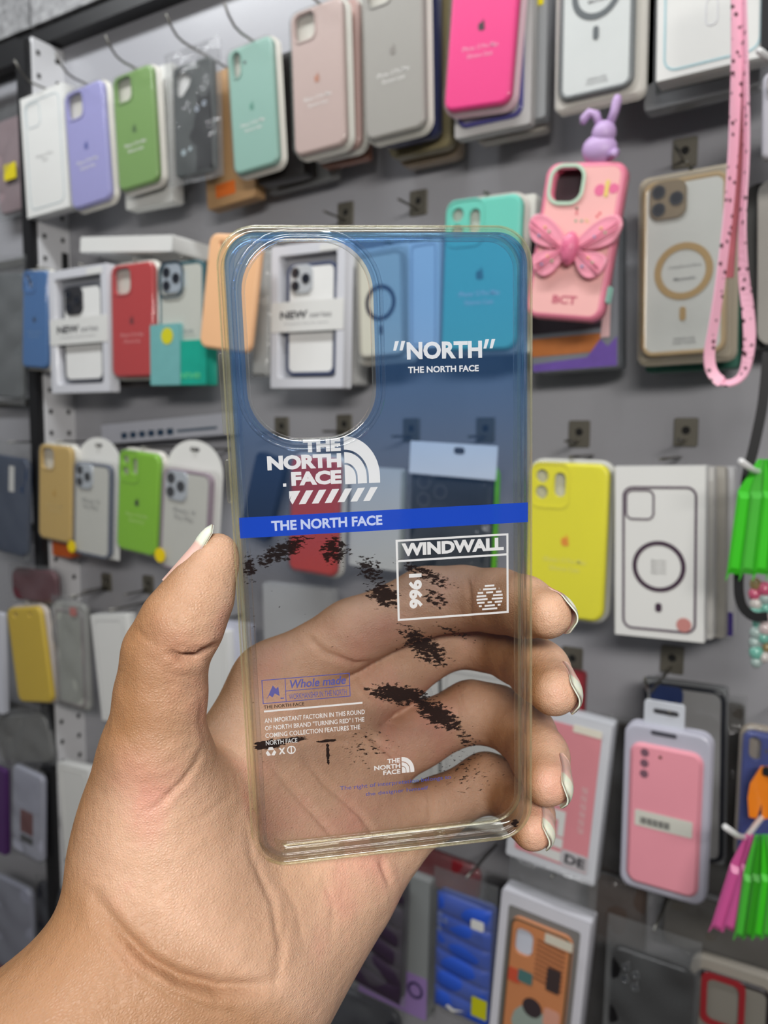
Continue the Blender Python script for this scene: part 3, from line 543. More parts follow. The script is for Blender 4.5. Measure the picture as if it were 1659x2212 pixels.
def de_box(t, w, h):
    plate('pink_print', rr(w*.8, h*.87, .002, 2, 0, h*.5), -.0006, .0004, M((220, 142, 150), .35, var=.08, coat=.4), t)
    text('DEJI', -.3*w, .12*w, h*.08, h*.66, -.0010, PAPER, t, 'large_lettering', .04, rot=90); text('DE', .16*w, .38*w, h*.09, h*.15, -.0016, INK, t, 'badge_lettering', .04)
    plate('badge', rr(.3*w, .1*h, .004, 3, .26*w, h*.12), -.0013, .0003, M((190, 186, 190), .4), t); plate('price_label', rr(.3*w, .045*h, .001, 2, .25*w, .925*h), -.0012, .0004, M((226, 220, 204), .5), t)
    for k in range(6): text('TPU CASE', .26*w, .32*w, h*(.3+.05*k), h*(.335+.05*k), -.0010, PAPER, t, 'small_lettering', 0)
backing('pink_print_box', 'white framed pink box with large white letters behind the ring fingertip', (1222, 1540), (1185, 1880), 196, .095, .02, M((206, 208, 214), .4, coat=.3), de_box, cat='box', r=.003)
hook(wallpt(1237, 1432, 0), .1, 'steel hook plate over the white framed pink box')
hook(wallpt(1452, 1432, 0), .1, 'steel hook plate over the rose pink case')
mt, wd, h = place((1442, 1575), (1428, 1935), 188, .1); t = thing('trayed_phone_case', 'rose pink case in a frosted tray with barcode label, lower right', 'phone case', mt)
slab('frosted_tray', wd, h, .012, [(0, .014), (0, .003), (.001, 0), (.004, 0)], M((182, 182, 196), .3, coat=.4), t)
slab('case_shell', wd*.83, h*.85, .011, [(0, .001), (0, -.002), (.0015, -.0035), (.003, -.004)], M((232, 152, 166), .4, var=.08, vscale=14), t, cz=h*.47)
slab('hang_tab', .46*wd, .16*h, .003, [(0, .009), (0, .006)], M((196, 200, 208), .4), t, cx=-.06*wd, cz=h*1.06, holes=[rr(.3*wd, .035*h, .005, 4, -.04*wd, h*1.08)], hole_depth=.003)
plate('tab_slot', rr(.31*wd, .036*h, .005, 4, -.04*wd, h*1.08), .0075, .0006, INK, t)
for k in range(3):
    o = plate('lens_hole', circ(.05*wd, 16, -.24*wd, h*(.845-.063*k)), -.0043, .0004, M((120, 86, 100), .4), t)
plate('flash_hole', circ(.02*wd, 12, -.06*wd, h*.835), -.0043, .0004, M((90, 60, 40), .4), t)
plate('barcode_label', rr(.66*wd, .095*h, .001, 1, 0, h*.45), -.0045, .0004, M((206, 206, 196), .5), t)
for k in range(16): plate('barcode_bar', rr(.008*wd+.012*wd*(k*7 % 3)/3, .04*h, .0001, 1, (-.26+.022*k)*wd, h*.44), -.0049, .0003, INK, t)
plate('slot_mark', rr(.3*wd, .025*h, .002, 2, -.04*wd, h*.965), -.0006, .0004, M((70, 70, 80), .5), t)
auto_hook(mt, h*1.08, .1, 'rose pink case', 0, tip=False, plate_=False)
def navy_frame(t, w, h): framed(t, w*.98, h*.98, 0, .01*h, (30, 32, 38), (128, 128, 128), y=-.004, lens=False); plate('blue_print', rr(.4*w, .1*h, .006, 3, -.2*w, h*.93), -.0048, .0003, M((30, 44, 84), .4), t)
backing('black_framed_case', 'clear case with black bumper peeking out above the rose pink case', (1478, 1476), (1474, 1850), 180, .06, .012, M((120, 122, 124), .4), navy_frame)
backing('red_tag_pack', 'red topped pack under the hook above the pink box', (1232, 1450), (1228, 1560), 60, .05, .012, M((150, 46, 54), .4))
silicone('royal blue case in a beige tray at the right edge, lower right', 'royal blue case', (1672, 1590), (1655, 1880), 136, .1, (44, 62, 140), 'pill', txt=False, traycol=(150, 140, 128))
mt, wd, h = place((1648, 1655), (1640, 1770), 56, .125); t = thing('orange_tag', 'orange pointed plastic tag above the pink and green tags', 'tag', mt)
plate('tag_body', [(-.5*wd, .35*h), (-.45*wd, .62*h), (-.1*wd, .95*h), (.5*wd, 1.0*h), (.5*wd, .1*h), (.1*wd, 0), (.05*wd, .3*h), (-.1*wd, 0), (-.4*wd, 0)][::-1], 0, .006, M((232, 128, 26), .35, coat=.3), t); plate('black_clip', rr(.5*wd, .16*h, .002, 2, .25*wd, .92*h), -.002, .003, BLACK, t)

# ================================================================== BOTTOM ROW
def puffer(t, w, h, col, n=6, d=.01, slope=.1):
    m = M(col, .32, bump=.15, bscale=250)
    for k in range(n):
        z0 = h*(.005+k*(.97/n)); v = []; f = []; NX, NZ = 14, 8; hh = h*.97/n*1.12
        for i in range(NZ+1):
            for j in range(NX+1):
                u, q = j/NX*2-1, i/NZ*2-1
                v.append((u*w*.48, .003-d*((1-q*q)**.5*(1-abs(u)**8)*.62+.2), z0+hh*(q+1)/2-(u*slope*hh*1.6)*(1 if 0 < k < n-1 else .3)))
        for i in range(NZ):
            for j in range(NX): a = i*(NX+1)+j; f.append((a, a+1, a+NX+2, a+NX+1))
        mesh('padded_rib', v, f, m, t, True)
    slab('case_shell', w, h, .1*w, [(0, .012), (0, .005), (.002, .003)], M(tuple(int(c*.8) for c in col), .4), t)
def blue_puf(t, w, h):
    puffer(t, w, h, (44, 84, 190)); plate('white_label', rr(.22*w, .08*h, .002, 2, .3*w, .88*h), -.0105, .0005, PAPER, t); plate('yellow_label', rr(.26*w, .16*h, .001, 2, .38*w, .2*h), -.0105, .0005, M((190, 188, 20), .5), t)
    for k, (x, z) in enumerate(((-.36, .86), (-.36, .8), (-.36, .74), (-.26, .82))): strip('lens_outline', circ(.04*w, 12, x*w, z*h), circ(.028*w, 12, x*w, z*h), -.010, M((130, 140, 170), .4), t)
    plate('swoosh_patch', [(-.2*w, .1*h), (-.08*w, .075*h), (.12*w, .12*h), (-.06*w, .1*h), (-.16*w, .12*h)], -.0108, .0005, PAPER, t)
bagged('royal blue padded puffer case in a clear bag, bottom row', 'blue puffer case', (1003, 1945), (994, 2196), 122, .095, None, blue_puf, seed=41, ext=(.2, .04), over=.06)
def maroon(t, w, h): puffer(t, w, h, (52, 38, 58), slope=.25)
bagged('dark plum padded puffer case beside the wrist, bottom row', 'plum puffer case', (808, 1880), (800, 2140), 130, .095, None, maroon, seed=42, ext=(.06, .02))
def lilac_card(t, w, h):
    plate('lilac_band', rr(w*.98, .3*h, .002, 2, 0, .16*h), -.0005, .0003, M((152, 124, 182), .45), t); strip('printed_logo', circ(.11*w, 20, .33*w, .2*h), circ(.075*w, 20, .33*w, .2*h), -.0009, M((60, 50, 90), .5), t)
backing('lilac_carton', 'grey carton with a lilac lower band behind the plum puffer case', (852, 1880), (846, 2175), 150, .075, .02, M((140, 144, 144), .4), lilac_card)
def orange_case(t, w, h):
    slab('window_recess', w*.8, h*.86, .003, [(0, .004), (0, -.0004)], M((120, 118, 116), .5), t, cz=h*.5, n=3)
    cw, ch = w*.68, h*.76; z0 = h*.13
    slab('case_shell', cw, ch, .14*cw, [(0, .001), (0, -.003), (.0015, -.005), (.003, -.0055)], M((196, 128, 84), .45), t, cz=z0+ch/2, holes=[rr(.3*cw, .19*ch, .11*cw, 5, -.26*cw, z0+ch*.84)], hole_depth=.006)
    strip('case_edge', rr(cw, ch, .14*cw, 5, 0, z0+ch/2), rr(cw-.004, ch-.004, .14*cw-.002, 5, 0, z0+ch/2), -.0058, M((80, 74, 58), .4), t)
    plate('camera_window', rr(.28*cw, .18*ch, .1*cw, 5, -.26*cw, z0+ch*.84), -.0035, .001, M((196, 200, 212), .4), t)
    for k in range(9): plate('printed_stripe', [(-.05*cw, z0+ch*(.62+.035*k)), (.4*cw, z0+ch*(.6+.035*k)), (.42*cw, z0+ch*(.612+.035*k)), (-.05*cw, z0+ch*(.632+.035*k))], -.0060, .0003, M((120, 74, 52), .5), t)
    plate('printed_plate', rr(.22*cw, .17*ch, .002, 2, .27*cw, z0+ch*.66), -.0064, .0003, M((60, 48, 48), .5), t)
    plate('printed_patch', rr(.2*cw, .1*ch, .002, 2, -.36*cw, z0+ch*.58), -.0064, .0003, M((196, 80, 54), .5), t); plate('printed_patch', rr(.24*cw, .09*ch, .002, 2, -.18*cw, z0+ch*.6), -.0066, .0003, M((74, 112, 110), .5), t)
    plate('printed_wheel', circ(.16*cw, 20, -.02*cw, z0+ch*.4), -.0066, .0003, M((56, 46, 50), .5), t); plate('printed_patch', circ(.34*cw, 14, 0, z0+ch*.25, .16*ch), -.0062, .0003, M((146, 158, 150), .5), t); plate('printed_patch', rr(.26*cw, .14*ch, .004, 2, .3*cw, z0+ch*.38), -.0064, .0003, M((206, 150, 130), .5), t)
    plate('price_label', rr(.3*w, .05*h, .001, 2, .2*w, .85*h), -.0068, .0004, M((206, 200, 184), .5), t); plate('paper_note', rr(.34*w, .2*h, .001, 2, -.34*w, .1*h), -.0068, .0004, PAPER, t)
backing('picture_case_box', 'white framed box with an orange picture case, bottom row', (1178, 1956), (1140, 2330), 190, .105, .024, M((206, 206, 214), .4, coat=.3), orange_case, cat='box', r=.003)
mt, wd, h = place((1190, 1880), (1184, 1960), 190, .1); t = thing('clear_header_bag', 'clear plastic header of the bag over the orange picture case', 'bag', mt)
crumpled('bag_film', wd, h, .012, BAG, t, 44); auto_hook(mt, h*.7, .1, 'orange picture case box', 0, tip=False)
def black_case(t, w, h):
    for x, z in ((-.3, .9), (-.18, .87), (-.3, .82), (-.18, .79)): lens_part(x*w, z*h, .05*w, t, -.0008, M((190, 195, 200), .1, metal=.9))
bagged('glossy black case in a bag, bottom right', 'black bagged case', (1408, 2072), (1390, 2400), 178, .1, (16, 16, 18), black_case, seed=45, ext=(.2, .02), rough=.15)
def red_case(t, w, h):
    framed(t, w*.86, h*.9, 0, .04*h, (40, 34, 36), (126, 122, 114), y=-.004, lens=False)
    strip('red_camera_frame', rr(.5*w, .34*h, .1*w, 5, -.1*w, .78*h), rr(.36*w, .26*h, .08*w, 5, -.1*w, .78*h), -.006, M((140, 36, 42), .35), t)
backing('red_camera_case', 'beige tray with a dark case and red camera frame, bottom right corner', (1585, 2092), (1570, 2420), 190, .09, .014, M((150, 144, 134), .3, coat=.4), red_case, cat='phone case', r=.012)
def dim_pack(lb, T, B, W, off, c, seed, extra=None, ext=(.06, .03)): bagged(lb, lb, T, B, W, off, c, extra, seed=seed, ext=ext, name='bagged_package', hk=False)
dim_pack('bagged dark red package left of the blue puffer case', (960, 1850), (955, 1925), 150, .06, (130, 30, 38), 51)
dim_pack('dark bagged package hanging at the bottom behind the wrist', (770, 2150), (765, 2330), 180, .08, (44, 46, 58), 52)
dim_pack('dark bagged package below the frosted tray and black bagged case', (1560, 1960), (1550, 2080), 260, .03, (96, 92, 86), 53)
dim_pack('brown bagged package behind the pink and ring boxes', (1330, 1900), (1326, 2050), 130, .03, (84, 72, 66), 54)
def photo_pack(t, w, h):
    plate('white_label', rr(.8*w, .4*h, .002, 2, 0, .75*h), -.0006, .0003, M((176, 178, 196), .4), t); plate('red_picture', rr(.4*w, .26*h, .002, 2, 0, .4*h), -.0006, .0003, M((120, 66, 66), .5), t); plate('black_print', rr(.4*w, .08*h, .002, 2, 0, .2*h), -.0006, .0003, INK, t)
dim_pack('bluish white pack with a small red picture, lower left', (58, 1665), (58, 1850), 66, .085, (178, 180, 196), 55, photo_pack)
backing('purple_case_edge', 'deep purple case cut off at the left edge, lower left', (-30, 1650), (-26, 1830), 76, .085, .01, M((84, 50, 104), .4))
dim_pack('black bagged case behind the lower left white carton', (112, 1660), (118, 1850), 60, .05, (24, 24, 26), 56)
printed_box('plain white carton against the hand, lower left', 'plain white carton by the hand', (156, 1655), (172, 1866), 66, .085, d=.02, line=(214, 214, 210), camsq=False, txt=False, hk=False)
dim_pack('clear bagged case with a pale violet edge, bottom left corner', (22, 1905), (30, 2100), 84, .085, (150, 152, 168), 57)
dim_pack('dark bagged case with green print beside the wrist, lower left', (118, 1920), (120, 2090), 80, .06, (52, 54, 66), 58, lambda t, w, h: plate('green_print', rr(.4*w, .2*h, .003, 2, 0, .25*h), -.0006, .0003, M((70, 90, 50), .5), t))
dim_pack('red bagged case above the wrist, lower left', (152, 1866), (150, 1960), 70, .03, (140, 26, 34), 59)
dim_pack('magenta bagged case in the bottom left corner', (25, 2090), (25, 2200), 100, .06, (150, 50, 96), 60)
for k, (T, B, W, c, lb) in enumerate((((30, 250), (42, 455), 88, (150, 130, 134), 'pinkish bagged case with a yellow sticker at the top left edge'), ((20, 590), (18, 860), 60, (104, 108, 110), 'grey bagged case at the left edge, second row'), ((70, 1230), (74, 1300), 96, (96, 40, 50), 'dark red bagged case above the tilted yellow case'), ((40, 1545), (60, 1650), 110, (120, 120, 118), 'clouded clear bag below the tilted yellow case'))):
    bagged(lb, lb, T, B, W, .025 if k == 0 else .07, c, (lambda t, w, h: plate('yellow_sticker', rr(.3*w, .17*h, .002, 2, -.1*w, .42*h), -.006, .0003, M((214, 196, 30), .5), t)) if k == 0 else None, seed=70+k, name='bagged_phone_case', hk=False)
bagged('green bagged case under the bright blue case', 'x', (72, 800), (74, 850), 24, .05, (60, 130, 40), seed=75, hk=False)
for k, (T, B, W, c, lb) in enumerate((((1322, 1560), (1318, 1890), 84, (66, 62, 60), 'dark bagged filler in the gap between the pink box and the rose pink case'), ((1568, 1520), (1562, 1940), 78, (70, 66, 62), 'dark bagged filler in the gap right of the rose pink case'), ((1300, 2020), (1290, 2300), 90, (58, 54, 52), 'dark bagged filler between the orange picture box and the black bagged case'), ((1085, 1905), (1078, 2200), 70, (60, 58, 62), 'dark bagged case between the blue puffer and the orange picture box'), ((905, 1900), (900, 2180), 70, (92, 94, 98), 'smoky bagged case left of the blue puffer case'), ((60, 1530), (64, 1640), 130, (70, 66, 64), 'dark bagged case under the tilted yellow case'))):
    bagged(lb, lb, T, B, W, .028, c, seed=90+k, hk=False, ext=(.05, .02))  # dark bags added in the gaps, as clutter and to darken the area
# free hook plates on the wall
for x, y, lb in ((610, 930, 'leftmost of the two hook plates seen low in the camera opening'), (745, 926, 'rightmost of the two hook plates seen low in the camera opening'), (890, 936, 'hook plate under the letters NORTH'), (1050, 936, 'hook plate above the white paper header'), (1252, 945, 'hook plate above the bright yellow case'), (1482, 942, 'brass tinted hook plate above the ring print carton'), (905, 446, 'hook plate above the held case'), (748, 470, 'hook plate touching the top edge of the held case'), (232, 1262, 'dark hook plate left of the thumb'), (322, 1268, 'dark hook plate touching the thumb knuckle'), (1480, 340, 'dark hook plate above the gold ring case')):
    hook(wallpt(x, y, 0), .05, 'steel '+lb, tip=False)

# ================================================================== LANYARD, TAGS, CHARMS
def ribbon(name, pxs, off, width, mat, parent=None, thick=.0008, twist=None):
    P = [wallpt(x, y, off) for x, y in pxs]; Q = []
    for i in range(len(P)-1):
        p0, p1, p2, p3 = P[max(i-1, 0)], P[i], P[i+1], P[min(i+2, len(P)-1)]
        for s in range(6):
            t = s/6; Q.append(.5*((2*p1)+(p2-p0)*t+(2*p0-5*p1+4*p2-p3)*t*t+(3*p1-p0-3*p2+p3)*t**3))
    Q.append(P[-1]); v = []; f = []; n = len(Q)
    for i, p in enumerate(Q):
        d = (Q[min(i+1, n-1)]-Q[max(i-1, 0)]).normalized(); a = math.radians(twist(i/(n-1)) if twist else 0)
        side = d.cross(Vector((0, 1, 0))).normalized(); nn = side.cross(d).normalized(); s2 = side*math.cos(a)+nn*math.sin(a); n2 = nn*math.cos(a)-side*math.sin(a)
        v += [p-s2*width/2-n2*thick, p+s2*width/2-n2*thick, p+s2*width/2+n2*thick, p-s2*width/2+n2*thick]
    for i in range(n-1):
        for k in range(4): f.append((4*i+k, 4*i+(k+1) % 4, 4*i+4+(k+1) % 4, 4*i+4+k))
    f += [(3, 2, 1, 0), (4*n-4, 4*n-3, 4*n-2, 4*n-1)]
    return mesh(name, v, f, mat, parent)
def strapmat():
    m, n, l, out = nodes('printed_strap'); b = n.new('ShaderNodeBsdfPrincipled'); l.new(b.outputs[0], out.inputs[0]); b.inputs['Roughness'].default_value = .45
    tc = n.new('ShaderNodeTexCoord'); nz = n.new('ShaderNodeTexVoronoi'); nz.inputs['Scale'].default_value = 150; l.new(tc.outputs['Object'], nz.inputs['Vector'])
    rp = n.new('ShaderNodeValToRGB'); l.new(nz.outputs['Distance'], rp.inputs[0]); rp.color_ramp.elements[0].position = .2; rp.color_ramp.elements[0].color = lin((70, 34, 44))+(1,); rp.color_ramp.elements[1].position = .3; rp.color_ramp.elements[1].color = lin((236, 178, 198))+(1,)
    l.new(rp.outputs[0], b.inputs['Base Color']); return m
t = thing('lanyard', 'pink patterned lanyard strap hanging in a long loop at the right', 'lanyard', Matrix.Identity(4))
ribbon('strap', [(1594, -150), (1592, 0), (1590, 180), (1580, 380), (1562, 560), (1544, 690), (1532, 770), (1543, 812), (1574, 828), (1606, 806), (1619, 740), (1616, 670), (1606, 590), (1604, 480), (1612, 330), (1610, 150), (1606, 0), (1604, -150)], .21, .0088, strapmat(), t, twist=lambda s: 10+48*math.sin(s*7) if s < .45 else 62-50*math.exp(-((s-.62)/.1)**2))
ribbon('inner_strap', [(1600, -150), (1600, 0), (1598, 200), (1590, 400), (1580, 520), (1574, 600)], .2, .0075, M((160, 74, 84), .5, var=.25, vscale=80), t)
tag(ribbon('wrist_strap', [(1659, 760), (1648, 870), (1630, 960), (1612, 1040), (1608, 1150), (1596, 1240), (1600, 1300), (1624, 1330), (1659, 1332)], .16, .008, BLACK), 'black strap with a loop behind the green tags at the right', 'strap')
def tagstrip(label, top, a, b, W, off, col, group):
    PT, PA, PB = wallpt(*top, off), wallpt(*a, off), wallpt(*b, off); up = (PA-PB); L = up.length; up.normalize(); ex = (Vector((1, 0, 0))-up*up.x).normalized(); ey = up.cross(ex)
    mt = Matrix(((ex.x, ey.x, up.x, PB.x), (ex.y, ey.y, up.y, PB.y), (ex.z, ey.z, up.z, PB.z), (0, 0, 0, 1))); t = thing('plastic_tag', label, 'tag', mt)
    wd = W/F*(PA-CAM).dot(fwd); q = mt.inverted() @ PT; m = M(col, .35, coat=.3)
    out = [(-.5*wd, 0), (-.5*wd, L), (q.x-.12*wd, q.z), (q.x+.12*wd, q.z), (.5*wd, L), (.5*wd, 0)]
    plate('tag_body', out[::-1], 0, .0035, m, t)
    v = [(-.5*wd, -.0001, .0), (.5*wd, -.0001, 0), (.25*wd, -.003, .08*L), (-.25*wd, -.003, .08*L), (.25*wd, -.003, .92*L), (-.25*wd, -.003, .92*L), (.5*wd, -.0001, L), (-.5*wd, -.0001, L)]
    mesh('tag_ridge', v, [(0, 1, 2, 3), (3, 2, 4, 5), (5, 4, 6, 7), (0, 3, 5, 7), (1, 6, 4, 2)], m, t)
    v, f = tube([(-.42*wd, .001, .0005), (-.52*wd, .001, -.1*L)], [.0012, .0003], 5); mesh('tag_tail', v, f, m, t); return t
G1, G2, PK = (60, 196, 34), (72, 182, 56), (206, 88, 152)
ords = ('leftmost', 'second', 'third', 'fourth')
for k in range(4): tagstrip(f'{ords[k]} bright green plastic tag of the upper bunch at the right edge', (1642+7*k, 992), (1610+27*k, 1062), (1586+29*k, 1240), 30, .175+.003*k, (G1, G2, G1, G2)[k], None)
for k in range(2): tagstrip(('left' if k == 0 else 'right')+' pink plastic tag of the lower bunch', (1614+10*k, 1806), (1592+24*k, 1872), (1549+26*k, 2008), 27, .175+.004*k, PK, None)
for k in range(4): tagstrip(f'{ords[k]} bright green plastic tag of the lower bunch', (1634+8*k, 1806), (1618+19*k, 1890), (1598+20*k, 2024), 22, .185+.004*k, (G2, (50, 150, 30), G1, G2)[k], None)
for y0, x0, lb in ((996, 1600, 'white coated hook holding the upper green tags'), (1786, 1566, 'white coated hook holding the pink and lower green tags'), (110, 1640, 'white coated hook tip at the upper right edge')):
    P0 = wallpt(x0, y0, .21); P1 = wallpt(x0+45, y0+24, .17); P2 = P1+Vector((.02, .12, 0)); P3 = Vector((P2.x, WALL_Y, P2.z))
    v, f = tube([P0, P0.lerp(P1, .6)+Vector((0, 0, -.002)), P1, P2, P3], .0026, 8); tag(mesh('coated_hook', v, f, M((222, 222, 222), .25, coat=.4), None, True), lb, 'hook')
t = thing('bead_charm', 'strings of pastel beads hanging below the upper green tags', 'charm', Matrix.Translation(wallpt(1640, 1440, .14)))
inv = t.matrix_world.inverted(); bc = [(160, 180, 176), (196, 90, 120), (120, 186, 170), (206, 200, 196), (150, 130, 90), (206, 190, 190)]
for k in range(17):
    P = inv @ wallpt(1633+(k % 2)*20+random.uniform(-4, 4), 1262+k*10.5, .14); r = random.uniform(.0038, .0065)
    v, f = ball(P, r, r, r*1.1, 12, 8); mesh('bead', v, f, M(random.choice(bc), .15, coat=.5), t, True)

# ================================================================== THE HELD CASE
# local frame: x right, y up, z out of the printed back towards the viewer, origin at the case centre
q1 = np.array([.98787, .05313, .14591]); q2 = np.array([-.01282, .98726, -.15857]); q1 /= np.linalg.norm(q1); q2 -= q1*(q1@q2); q2 /= np.linalg.norm(q2)
toW = lambda c: cr*float(c[0])+cu_*float(c[1])+fwd*float(c[2])
A1, A2 = toW(q1), toW(q2); A3 = A1.cross(A2); C0 = CAM+toW((.00103, -.01228, .20377))
CM = Matrix(((A1.x, A2.x, A3.x, C0.x), (A1.y, A2.y, A3.y, C0.y), (A1.z, A2.z, A3.z, C0.z), (0, 0, 0, 1)))
CW, CH, CRAD = .0778, .1655, .0095
held = thing('clear_phone_case', 'clear phone case with a blue fading top and printed lettering, held in the hand', 'phone case', CM @ Matrix.Translation((0, -CH/2, 0)))
def hold(name, v, f, mat, smooth=None, parent=None):
    v = [(x, y+CH/2, z) for x, y, z in v]; return mesh(name, v, f, mat, parent or held, smooth)
def plate_mat():
    m, n, l, out = nodes('blue_fade_plate'); tc = n.new('ShaderNodeTexCoord'); sx = n.new('ShaderNodeSeparateXYZ'); l.new(tc.outputs['Object'], sx.inputs[0])
    nz = n.new('ShaderNodeTexNoise'); nz.inputs['Scale'].default_value = 30; l.new(tc.outputs['Object'], nz.inputs['Vector'])
    mr = n.new('ShaderNodeMapRange'); mr.interpolation_type = 'SMOOTHSTEP'; mr.inputs['From Min'].default_value = .068; mr.inputs['From Max'].default_value = .15; l.new(sx.outputs['Y'], mr.inputs['Value'])
    mc = n.new('ShaderNodeMix'); mc.data_type = 'RGBA'; mc.inputs['A'].default_value = (.70, .69, .68, 1); mc.inputs['B'].default_value = (.27, .50, .86, 1); l.new(mr.outputs[0], mc.inputs['Factor'])
    tr = n.new('ShaderNodeBsdfTransparent'); l.new(mc.outputs['Result'], tr.inputs[0])
    df = n.new('ShaderNodeBsdfDiffuse'); df.inputs[0].default_value = (.10, .30, .75, 1); hz = n.new('ShaderNodeMath'); hz.operation = 'MULTIPLY_ADD'; hz.inputs[1].default_value = .10; hz.inputs[2].default_value = .004; l.new(mr.outputs[0], hz.inputs[0])
    m1 = n.new('ShaderNodeMixShader'); l.new(hz.outputs[0], m1.inputs[0]); l.new(tr.outputs[0], m1.inputs[1]); l.new(df.outputs[0], m1.inputs[2])
    gl = n.new('ShaderNodeBsdfGlossy'); gl.inputs['Roughness'].default_value = .06
    lw = n.new('ShaderNodeLayerWeight'); pw = n.new('ShaderNodeMath'); pw.operation = 'POWER'; l.new(lw.outputs['Facing'], pw.inputs[0]); pw.inputs[1].default_value = 4
    ma = n.new('ShaderNodeMath'); ma.operation = 'MULTIPLY_ADD'; l.new(pw.outputs[0], ma.inputs[0]); ma.inputs[1].default_value = .8; ma.inputs[2].default_value = .03
    m2 = n.new('ShaderNodeMixShader'); l.new(ma.outputs[0], m2.inputs[0]); l.new(m1.outputs[0], m2.inputs[1]); l.new(gl.outputs[0], m2.inputs[2]); l.new(m2.outputs[0], out.inputs[0]); return m
def tpu_mat(tint, df_col, haze, rough=.05, glassy=.45, blue=True):
    m, n, l, out = nodes('clear_bumper'); tc = n.new('ShaderNodeTexCoord'); sx = n.new('ShaderNodeSeparateXYZ'); l.new(tc.outputs['Object'], sx.inputs[0])
    tr = n.new('ShaderNodeBsdfTransparent'); tr.inputs[0].default_value = lin(tint)+(1,)
    df = n.new('ShaderNodeBsdfTranslucent'); d2 = n.new('ShaderNodeBsdfDiffuse'); df.inputs[0].default_value = lin(df_col)+(1,); d2.inputs[0].default_value = lin(df_col)+(1,)
    md = n.new('ShaderNodeMixShader'); md.inputs[0].default_value = .6; l.new(df.outputs[0], md.inputs[1]); l.new(d2.outputs[0], md.inputs[2])
    lw = n.new('ShaderNodeLayerWeight'); pw = n.new('ShaderNodeMath'); pw.operation = 'POWER'; l.new(lw.outputs['Facing'], pw.inputs[0]); pw.inputs[1].default_value = 3
    h = n.new('ShaderNodeMath'); h.operation = 'MULTIPLY_ADD'; l.new(pw.outputs[0], h.inputs[0]); h.inputs[1].default_value = haze*3; h.inputs[2].default_value = haze
    m1 = n.new('ShaderNodeMixShader'); l.new(h.outputs[0], m1.inputs[0]); l.new(tr.outputs[0], m1.inputs[1]); l.new(md.outputs[0], m1.inputs[2])
    gs = n.new('ShaderNodeBsdfGlossy'); gs.inputs['Roughness'].default_value = rough; gs.inputs[0].default_value = (1, 1, .97, 1)
    ma = n.new('ShaderNodeMath'); ma.operation = 'MULTIPLY_ADD'; l.new(pw.outputs[0], ma.inputs[0]); ma.inputs[1].default_value = glassy; ma.inputs[2].default_value = .06
    m2 = n.new('ShaderNodeMixShader'); l.new(ma.outputs[0], m2.inputs[0]); l.new(m1.outputs[0], m2.inputs[1]); l.new(gs.outputs[0], m2.inputs[2]); l.new(m2.outputs[0], out.inputs[0]); return m
TPU = tpu_mat((252, 252, 247), (250, 246, 216), .02, rough=.1, glassy=.34)
TPU_CLEAR = tpu_mat((251, 252, 253), (216, 226, 236), .016, rough=.1, glassy=.4)
def hring(name, W, H, R, prof, mat, n=10, cx=0, cy=0):
    v = []; f = []; N = 4*(n+1); K = len(prof)
    for ins, z in prof: v += [(x, y, z) for x, y in rr(W-2*ins, H-2*ins, max(R-ins, .0008), n, cx, cy)]
    for k in range(K):
        for i in range(N):
            j = (i+1) % N; k2 = (k+1) % K; f.append((k*N+i, k*N+j, k2*N+j, k2*N+i))
    return hold(name, v, f, mat, True)
HX, HY, HW, HH, HR = -.0177, .0556, .0300, .0466, .0118
outer = rr(CW-.0036, CH-.0036, CRAD-.0018, 10); hole = rr(HW+.0016, HH+.0016, HR+.0008, 10, HX, HY)
lp = [[Vector((x, y, 0)) for x, y in outer], [Vector((x, y, 0)) for x, y in hole]]; tris = tessellate_polygon(lp); allp = outer+hole; n1 = len(allp)
v = [(x, y, .0012) for x, y in allp]; f = [tuple(t_) for t_ in tris]
BACK = hold('printed_back_plate', v, f, plate_mat())
hring('bumper', CW, CH, CRAD, [(.0022, .0014), (.0012, .0013), (.0004, .0006), (0, -.0006), (0, -.0058), (.0003, -.0074), (.0009, -.0081), (.0020, -.0083), (.0026, -.0078), (.0024, -.0070), (.0015, -.0064), (.0014, -.0012), (.0022, -.0002)], TPU)
EDGE = tpu_mat((251, 251, 240), (252, 248, 214), .10, rough=.1, glassy=.4)
hring('outer_edge', CW+.0003, CH+.0003, CRAD, [(0, -.0004), (0, -.0012), (.0004, -.0012), (.0004, -.0003)], EDGE)
hring('lip_edge', CW-.0008, CH-.0008, CRAD-.0004, [(0, -.0080), (.0003, -.0085), (.0008, -.0085), (.0010, -.0080)], EDGE)
hring('inner_step', CW-.0056, CH-.0056, CRAD-.0028, [(0, .0008), (.0006, .0011), (.0012, .0006), (.0008, -.0006), (.0002, -.0004)], TPU_CLEAR)
hring('camera_rim', HW+.0036, HH+.0036, HR+.0018, [(0, .0012), (.0003, .0024), (.0010, .0027), (.0017, .0023), (.0018, .0), (.0012, -.0008), (.0004, -.0004)], TPU_CLEAR, cx=HX, cy=HY)
hring('camera_inner_lip', HW+.0066, HH+.0066, HR+.0033, [(0, .0011), (.0005, .0016), (.0011, .0011)], TPU_CLEAR, cx=HX, cy=HY)
def hbox(name, x0, x1, y0, y1, z0, z1, mat, b=.0004):
    v = []; f = []
    for z, i in ((z0, b), (z0+b, 0), (z1-b, 0), (z1, b)): v += [(x, y, z) for x, y in rr(x1-x0-2*i, y1-y0-2*i, .0007, 3, (x0+x1)/2, (y0+y1)/2)]
    N = 16
    for k in range(3):
        for i in range(N): j = (i+1) % N; f.append((k*N+i, k*N+j, (k+1)*N+j, (k+1)*N+i))
    f += [tuple(range(N-1, -1, -1)), tuple(range(3*N, 4*N))]; return hold(name, v, f, mat, [True]*(3*N)+[False]*2)
